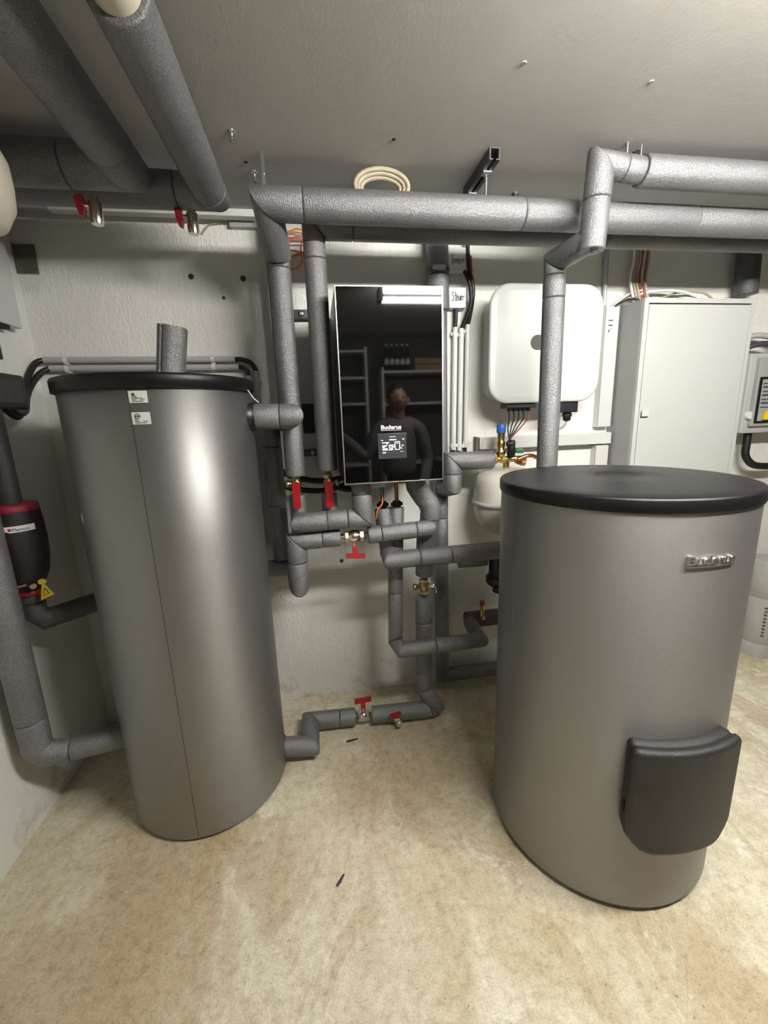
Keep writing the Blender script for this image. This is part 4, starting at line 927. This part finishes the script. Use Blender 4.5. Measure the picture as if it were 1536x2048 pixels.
for i, pts in enumerate(([(-1.105, 2.05, 1.767), (-1.125, 2.03, 1.755), (-1.135, 1.99, 1.71), (-1.13, 1.94, 1.655), (-1.10, 1.86, 1.572), (-1.08, 1.77, 1.532), (-1.06, 1.68, 1.560)], [(-1.088, 2.05, 1.734), (-1.11, 2.025, 1.715), (-1.125, 1.98, 1.67), (-1.12, 1.92, 1.615), (-1.09, 1.84, 1.555), (-1.07, 1.76, 1.545), (-1.06, 1.70, 1.565)])):
    o = MB().tube(pts, 0.0115, 10).build('black_cable', 'black_rubber'); tag(o, 'thick black cable looping from the black wall display to the conduits, %s one' % ('upper', 'lower')[i], 'cable')

# left wall devices
t = thing('wall_display', 'black framed box on the left wall at the picture edge', 'display', (XL, 1.75, 1.55))
MB().box((XL, 1.48, 1.555), (-1.012, 1.735, 1.672), 0.007).build('housing', 'black', t)
MB().box((-1.0135, 1.50, 1.574), (-1.0105, 1.712, 1.654), 0.001).build('screen', 'glass_black', t)
t = thing('control_box', 'white control box high on the left wall at the picture edge', 'control box', (XL, 1.75, 1.865))
MB().box((XL, 1.45, 1.868), (-1.10, 1.945, 2.175), 0.006).build('housing', 'white_powder', t)
MB().box((-1.1015, 1.76, 1.905), (-1.0990, 1.83, 1.911)).build('print', 'print_dark', t)
MB().box((-1.135, 1.72, 1.855), (-1.105, 1.88, 1.869)).build('underside_gap', 'dark_gap', t)
o = MB().box((XL, 1.62, 1.735), (-1.10, 1.80, 1.80), 0.005).cyl((-1.12, 1.76, 1.80), (-1.12, 1.76, 1.865), 0.014, 10).build('cable_socket', 'black'); tag(o, 'black socket between the white control box and the black wall box', 'socket')
o = MB().box((-1.148, 2.066, 2.103), (-1.070, YB, 2.210), 0.001).build('blank_plate', 'olive'); tag(o, 'olive grey blank plate in the upper left corner of the back wall', 'plate')
MB().lathe((-1.082, 2.066, 2.116), (0, -1, 0), [(0.004, 0), (0.003, 0.002)], 10).build('screw', 'steel_dark', o)
# cream housing peeking in at left edge
t = thing('round_vessel', 'cream rounded vessel at the left picture edge near the ceiling', 'vessel', (-0.87, 1.3, 1.97))
MB().lathe((-0.862, 1.30, 0), (0, 0, 1), [(0.004, 1.955), (0.08, 1.965), (0.125, 1.995), (0.148, 2.04), (0.152, 2.09), (0.150, 2.14), (0.135, 2.18), (0.10, 2.21), (0.05, 2.225), (0.01, 2.227)], 48).build('shell', 'cream', t)
MB().cyl((-0.862, 1.30, 2.22), (-0.862, 1.30, ZC), 0.014, 14).build('hanger', 'steel', t)

# ------------------------------------------------------------------ ceiling and wall bits
t = thing('ceiling_rail', 'dark steel mounting rail on the ceiling with two hanging rods', 'rail', (0.637, 1.63, ZC))
rl = MB(); rl.box((0.617, 1.505, ZC-0.004), (0.654, 1.758, ZC)); rl.box((0.617, 1.505, ZC-0.036), (0.622, 1.758, ZC-0.004)); rl.box((0.649, 1.505, ZC-0.036), (0.654, 1.758, ZC-0.004)); rl.box((0.622, 1.505, ZC-0.036), (0.630, 1.758, ZC-0.032)); rl.box((0.641, 1.505, ZC-0.036), (0.649, 1.758, ZC-0.032))
rl.build('channel', 'steel_dark', t)
for y, zb in ((1.58, 2.21), (1.7213, 2.172)):
    MB().cyl((0.637, y, ZC-0.01), (0.637, y, zb), 0.0042, 10).build('threaded_rod', 'steel', t)
    MB().hexnut((0.637, y, ZC-0.046), (0.637, y, ZC-0.036), 0.011).box((0.622, y-0.014, ZC-0.040), (0.652, y+0.014, ZC-0.036)).build('nut', 'steel', t)
t = thing('pipe_hanger', 'pair of bright steel rods holding the upper right ceiling pipe', 'hanger', (1.07, 1.44, 2.26))
MB().cyl((1.063, 1.4414, ZC), (1.063, 1.4414, 2.275), 0.0046, 10).build('threaded_rod', 'steel', t)
MB().box((1.083, 1.428, 2.27), (1.105, 1.465, 2.305), 0.003).build('clamp', 'black', t); MB().cyl((1.094, 1.415, 2.27), (1.094, 1.415, 2.312), 0.003, 8).build('screw', 'steel', t)
for x, y, lab in ((-0.190, 1.511, 'short steel anchor bolt in the ceiling right of the thick ceiling pipe'), (-0.1525, 1.719, 'short steel anchor bolt in the ceiling close to the back wall')):
    o = MB().lathe((x, y, ZC), (0.0, 0, -1), [(0.011, 0), (0.010, 0.003), (0.005, 0.004), (0.005, 0.022), (0.007, 0.023), (0.007, 0.030)], 12).build('anchor_bolt', 'steel'); tag(o, lab, 'bolt')
o = MB().box((-0.118, 1.600, 2.215), (-0.108, 1.603, ZC)).lathe((-0.113, 1.600, 2.27), (0, -1, 0), [(0.0045, 0), (0.004, 0.004)], 8).build('hanger_strap', 'steel'); tag(o, 'thin steel strap above the left corner of the nearest ceiling pipe', 'strap')
o = MB().lathe((0.741, 1.571, 2.215), (0, 0, 1), [(0.006, 0), (0.006, 0.012), (0.013, 0.013), (0.012, 0.018)], 12).build('clamp_screw', 'steel_dark'); tag(o, 'dark clamp screw on top of the nearest ceiling pipe', 'screw')
for i, (x, y) in enumerate(((-0.171, 1.663), (0.30, 1.50), (0.94, 1.20), (0.57, 1.18))):
    MB().lathe((x, y, ZC), (0, 0, -1), [(0.006, 0), (0.005, 0.002), (0.003, 0.001)], 10).build('drill_hole', 'dark_gap' if i < 2 else 'paper', D.objects['ceiling'])
# cable duct along the top of the back wall
t = thing('cable_duct', 'long white cable duct on the ceiling edge above the left back wall', 'cable duct', (-0.6, 2.005, 2.30))
MB().box((-0.955, 1.985, 2.303), (-0.185, 2.025, ZC), 0.003).build('channel', 'white_plastic', t)
MB().box((XL, 1.99, 2.308), (-0.956, 2.022, ZC), 0.003).build('channel_end', 'grey_side', t, 'grey left end')
o = MB().box((-0.300, 2.045, 2.287), (-0.190, YB, 2.322), 0.002).build('wall_bracket', 'grey_side'); tag(o, 'grey bracket on the wall under the right end of the long duct', 'bracket')
o = MB().tube([(-0.42, 2.07, 2.265), (-0.39, 2.065, 2.295), (-0.35, 2.06, 2.305), (-0.30, 2.06, 2.31)], 0.003, 6).build('bell_wire', 'cream_cable'); tag(o, 'thin cream wire hanging under the long duct', 'wire')
# cable coil
o = MB()
for k in range(3):
    o.tube([(0.282+(0.094-0.012*k)*math.cos(a), 1.640+0.009*k, 2.268+(0.052-0.009*k)*math.sin(a)) for a in [math.pi*2*j/24 for j in range(25)]], 0.0080, 8, False, cap=False)
o = o.build('cable_coil', 'cream_cable'); tag(o, 'coil of cream cable resting behind the nearest ceiling pipe', 'cable')
# orange cables
mb = MB()
for k in range(7):
    z = 2.272-0.011*k-(0.035 if k > 3 else 0)
    mb.tube([(-0.10, 2.03-0.005*(k % 3), z+0.004*(k % 2)), (-0.06, 2.02, z-0.006+0.008*math.sin(k*2.1)), (-0.02, 2.02, z+0.005*math.cos(k)), (0.03, 2.035, z-0.004)], 0.0032, 6)
mb.tube([(0.005, 2.01, 2.24), (-0.012, 2.0, 2.20), (-0.010, 2.0, 2.15), (-0.03, 2.01, 2.125), (-0.07, 2.02, 2.12)], 0.0032, 6)
o = mb.build('orange_cables', 'orange'); tag(o, 'bundle of thin orange cables between the two drop pipes', 'cable bundle')
# little things between drop pipes
t = thing('strut_piece', 'short steel strut piece on the wall between the two drop pipes', 'bracket', (-0.02, YB, 1.94))
MB().box((-0.075, 2.035, 1.928), (0.03, YB, 1.965), 0.002).build('channel', 'steel_dark', t); MB().lathe((-0.03, 2.035, 1.947), (0, -1, 0), [(0.012, 0), (0.012, 0.006), (0.006, 0.007)], 14).build('bolt', 'steel', t)
t = thing('strut_piece', 'steel bracket on the wall just above the two red lever valves', 'bracket', (-0.02, YB, 1.30))
MB().box((-0.075, 2.035, 1.318), (0.06, YB, 1.350), 0.002).build('channel', 'steel_dark', t); MB().lathe((-0.022, 2.035, 1.334), (0, -1, 0), [(0.012, 0), (0.012, 0.006), (0.006, 0.007)], 14).build('bolt', 'steel', t)
o = MB().box((-0.058, 2.02, 1.425), (-0.003, YB, 1.560), 0.004).build('sensor_box', 'black'); tag(o, 'black upright box on the wall between the two drop pipes', 'box')
for i, pts in enumerate(([(-0.20, 2.0, 1.30), (-0.15, 1.985, 1.245), (-0.06, 1.98, 1.215), (0.03, 1.98, 1.205), (0.13, 1.99, 1.215)], [(-0.20, 1.99, 1.205), (-0.12, 1.98, 1.175), (-0.02, 1.975, 1.160), (0.06, 1.98, 1.165), (0.16, 1.985, 1.19)], [(0.06, 1.99, 1.19), (0.10, 1.98, 1.165), (0.15, 1.98, 1.155), (0.20, 1.99, 1.155)])):
    o = MB().tube(pts, 0.013, 10).build('black_hose', 'black_rubber'); tag(o, ('upper black hose sagging behind the red lever valves', 'lower black hose sagging behind the red lever valves', 'black hose end behind the lower left corner of the glass unit')[i], 'hose')

# floor debris
for i, (x, y, l, a, m_, lab) in enumerate(((0.07, 1.71, 0.030, 0.15, 'black_rubber', 'small black splinter on the floor in front of the floor pipe'), (-0.02, 1.10, 0.022, 0.9, 'steel_dark', 'small dark scrap on the open floor between the tanks'))):
    ca, sa = math.cos(a), math.sin(a)
    o = MB().prism([(-l, -0.003), (-0.2*l, -0.005), (l, -0.002), (0.9*l, 0.003), (-0.8*l, 0.004)], (x, y, 0.0), (ca, sa, 0), (-sa, ca, 0), EZ, 0.004).build('floor_scrap', m_); tag(o, lab, 'scrap')

# ------------------------------------------------------------------ the other side of the room, seen in the black glass
t = thing('shelf_unit', 'white shelf unit on the wall behind the camera, mirrored in the glass', 'shelf', (0.9, YF, 0))
for x in (0.05, 0.55, 0.72, 2.2): MB().box((x-0.012, YF+0.001, 0), (x+0.012, YF+0.27, 2.0 if x > 0.6 else 2.2), 0.002).build('upright', 'shelf', t)
for x0, x1, zs in ((0.064, 0.536, (0.5, 1.0, 1.64, 1.90, 2.16)), (0.734, 2.186, (0.5, 1.0, 1.63, 1.955))):
    for z in zs: MB().box((x0, YF+0.001, z-0.012), (x1, YF+0.26, z+0.012), 0.002).build('shelf_board', 'shelf', t)
for k in range(5):
    x = 0.775+0.056*k
    lab = 'dark bottle on the top shelf behind the camera, number %s from the crate' % ('five', 'four', 'three', 'two', 'one')[k]
    t2 = thing('bottle', lab, 'bottle', (x, YF+0.2, 1.9672), 'bottles on the shelf behind the camera')
    MB().lathe((x, YF+0.2, 1.9672), (0, 0, 1), [(0.020, 0), (0.025, 0.004), (0.025, 0.16), (0.011, 0.21), (0.010, 0.25)], 16).build('glass_body', 'bottle', t2)
    MB().lathe((x, YF+0.2, 2.2165), (0, 0, 1), [(0.012, 0), (0.012, 0.016)], 12).build('cap', 'print_white', t2)
    MB().lathe((x, YF+0.2, 2.03), (0, 0, 1), [(0.0255, 0), (0.0255, 0.05)], 16).build('bottle_label', 'paper', t2)
t2 = thing('wooden_crate', 'wooden crate on the top shelf behind the camera', 'crate', (1.3, YF+0.14, 1.9672))
for i in range(2): MB().box((1.07, YF+0.235, 1.97+0.062*i), (1.60, YF+0.245, 2.025+0.062*i)).build('slat', 'wood', t2)
MB().box((1.07, YF+0.02, 1.9672), (1.60, YF+0.235, 1.99)).build('base', 'wood', t2)

# photographer, seen only as a dim reflection in the black glass
def skin_body(name, pts, edges, rad, m, parent, sub=2, root_i=0):
    me = D.meshes.new(name); me.from_pydata([Vector(p)-world_loc(parent) for p in pts], edges, [])
    o = D.objects.new(name, me); COL.objects.link(o); o.parent = parent
    o.modifiers.new('skin', 'SKIN'); o.modifiers['skin'].use_smooth_shade = True
    sv = me.skin_vertices[0] if me.skin_vertices else None
    if sv is None:
        bm = bmesh.new(); bm.from_mesh(me); bm.verts.layers.skin.verify(); bm.to_mesh(me); bm.free(); sv = me.skin_vertices[0]
    for k, q_ in enumerate(rad):
        sv.data[k].radius = q_ if isinstance(q_, tuple) else (q_, q_); sv.data[k].use_root = k == root_i
    if sub: u_ = o.modifiers.new('sub', 'SUBSURF'); u_.levels = sub; u_.render_levels = sub
    dg = bpy.context.evaluated_depsgraph_get(); m2 = D.meshes.new_from_object(o.evaluated_get(dg))
    o.modifiers.clear(); old = o.data; o.data = m2; D.meshes.remove(old)
    m2.materials.clear(); m2.materials.append(M[m])
    for p in m2.polygons: p.use_smooth = True
    return o
PX, PY = 0.66, -0.20
person = thing('person', 'person in a grey jacket with dark hair, mirrored dimly in the black glass', 'person', (PX, PY, 0))
pts = [(PX, PY, 0.98), (PX, PY, 1.15), (PX, PY-0.01, 1.33), (PX, PY, 1.44), (PX, PY+0.005, 1.50),
       (PX-0.17, PY, 1.40), (PX-0.27, PY+0.02, 1.17), (PX-0.44, PY+0.05, 1.33), (PX-0.53, PY+0.05, 1.40),
       (PX+0.17, PY, 1.40), (PX+0.25, PY-0.02, 1.13), (PX+0.17, PY+0.15, 0.97), (PX+0.11, PY+0.20, 0.97)]
edges = [(0, 1), (1, 2), (2, 3), (3, 4), (3, 5), (5, 6), (6, 7), (7, 8), (3, 9), (9, 10), (10, 11), (11, 12)]
skin_body('jacket', pts, edges, [(0.16, 0.11), (0.155, 0.11), (0.17, 0.115), (0.10, 0.085), 0.06, 0.075, 0.055, 0.045, 0.036, 0.075, 0.055, 0.044, 0.036], 'jacket', person)
pts = [(PX, PY, 0.99), (PX-0.09, PY, 0.90), (PX-0.10, PY+0.02, 0.50), (PX-0.10, PY-0.01, 0.085), (PX-0.11, PY+0.13, 0.04),
       (PX+0.09, PY, 0.90), (PX+0.10, PY+0.02, 0.50), (PX+0.10, PY-0.01, 0.085), (PX+0.12, PY+0.13, 0.04)]
skin_body('trousers', pts, [(0, 1), (1, 2), (2, 3), (3, 4), (0, 5), (5, 6), (6, 7), (7, 8)], [(0.15, 0.11), 0.09, 0.062, 0.05, 0.038, 0.09, 0.062, 0.05, 0.038], 'trousers', person)
hx, hz = PX-0.005, 1.625
head = MB(); bm = bmesh.new(); bmesh.ops.create_uvsphere(bm, u_segments=28, v_segments=20, radius=1)
for v_ in bm.verts:
    x, y, z = v_.co; k_ = 1-0.26*max(0, -z)**1.5
    v_.co = Vector((hx+x*0.076*k_, PY+0.02+y*0.096*(k_ if y > 0 else 1), hz+z*0.118))
    f_ = max(0, y)
    if f_ > 0.8 and abs(x) < 0.22 and -0.30 < z < 0.12: v_.co.y += 0.020*(1-abs(x)/0.22)*(1-(z+0.3)*1.2)
    if f_ > 0.75 and 0.10 < abs(x) < 0.5 and 0.02 < z < 0.22: v_.co.y -= 0.008
head.bm(bm, True)
for s_ in (-1, 1): head.lathe((hx+s_*0.074, PY+0.01, hz-0.035), (s_*0.3, -0.2, 1), [(0.006, 0), (0.014, 0.015), (0.016, 0.04), (0.008, 0.056)], 10)
head.cyl((PX, PY, 1.46), (hx, PY+0.01, 1.56), 0.055, 20, 0.052)
hd = head.build('head', 'skin', person)
bm = bmesh.new(); bmesh.ops.create_uvsphere(bm, u_segments=24, v_segments=16, radius=1)
for v_ in bm.verts:
    x, y, z = v_.co; v_.co = Vector((hx+x*0.084, PY+0.006+y*0.098, hz+0.030+z*0.102+0.006*math.sin(17*x+9*y)))
bmesh.ops.delete(bm, geom=[f for f in bm.faces if f.calc_center_median().z < hz-0.01 or (f.calc_center_median().y > PY+0.06 and f.calc_center_median().z < hz+0.055)], context='FACES')
MB().bm(bm, True).build('hair', 'hair', person)
for s_ in (-1, 1): MB().lathe((hx+s_*0.030, PY+0.102, hz+0.012), (0, 1, 0), [(0.010, 0), (0.008, 0.004), (0.002, 0.006)], 12).build('eye', 'print_dark', person)
MB().box((hx-0.022, PY+0.098, hz-0.062), (hx+0.022, PY+0.107, hz-0.055), 0.002).build('mouth', 'brown_red', person)
def hand(o, d, up, side, curl):
    o, d, up = Vector(o), Vector(d).normalized(), Vector(up).normalized(); sd = d.cross(up)*side
    pts = [o, o+d*0.045, o+d*0.085]; edges = [(0, 1), (1, 2)]; rad = [0.026, (0.036, 0.018), (0.036, 0.016)]
    for k, (w_, l_) in enumerate(((-0.027, 0.062), (-0.009, 0.075), (0.009, 0.070), (0.026, 0.054))):
        b0 = len(pts); base = o+d*0.085+sd*w_
        pts += [base, base+d*l_*0.45-up*l_*0.12*curl, base+d*l_*0.75-up*l_*0.45*curl, base+d*l_*0.85-up*l_*0.8*curl]
        edges += [(2, b0), (b0, b0+1), (b0+1, b0+2), (b0+2, b0+3)]; rad += [0.0095, 0.009, 0.0085, 0.007]
    b0 = len(pts); base = o+d*0.03-sd*0.032
    pts += [base, base+d*0.03-sd*0.02-up*0.008*curl, base+d*0.055-sd*0.022-up*0.02*curl]; edges += [(1, b0), (b0, b0+1), (b0+1, b0+2)]; rad += [0.012, 0.0105, 0.008]
    return skin_body('hand', pts, edges, rad, 'skin', person, 2, 0)
hand((PX-0.53, PY+0.05, 1.40), (-0.62, 0.28, 0.35), (0.25, 0.9, -0.2), 1, 0.7)
hand((PX+0.11, PY+0.20, 0.97), (-0.8, 0.5, 0.0), (0.3, 0.5, 0.8), -1, 0.8)
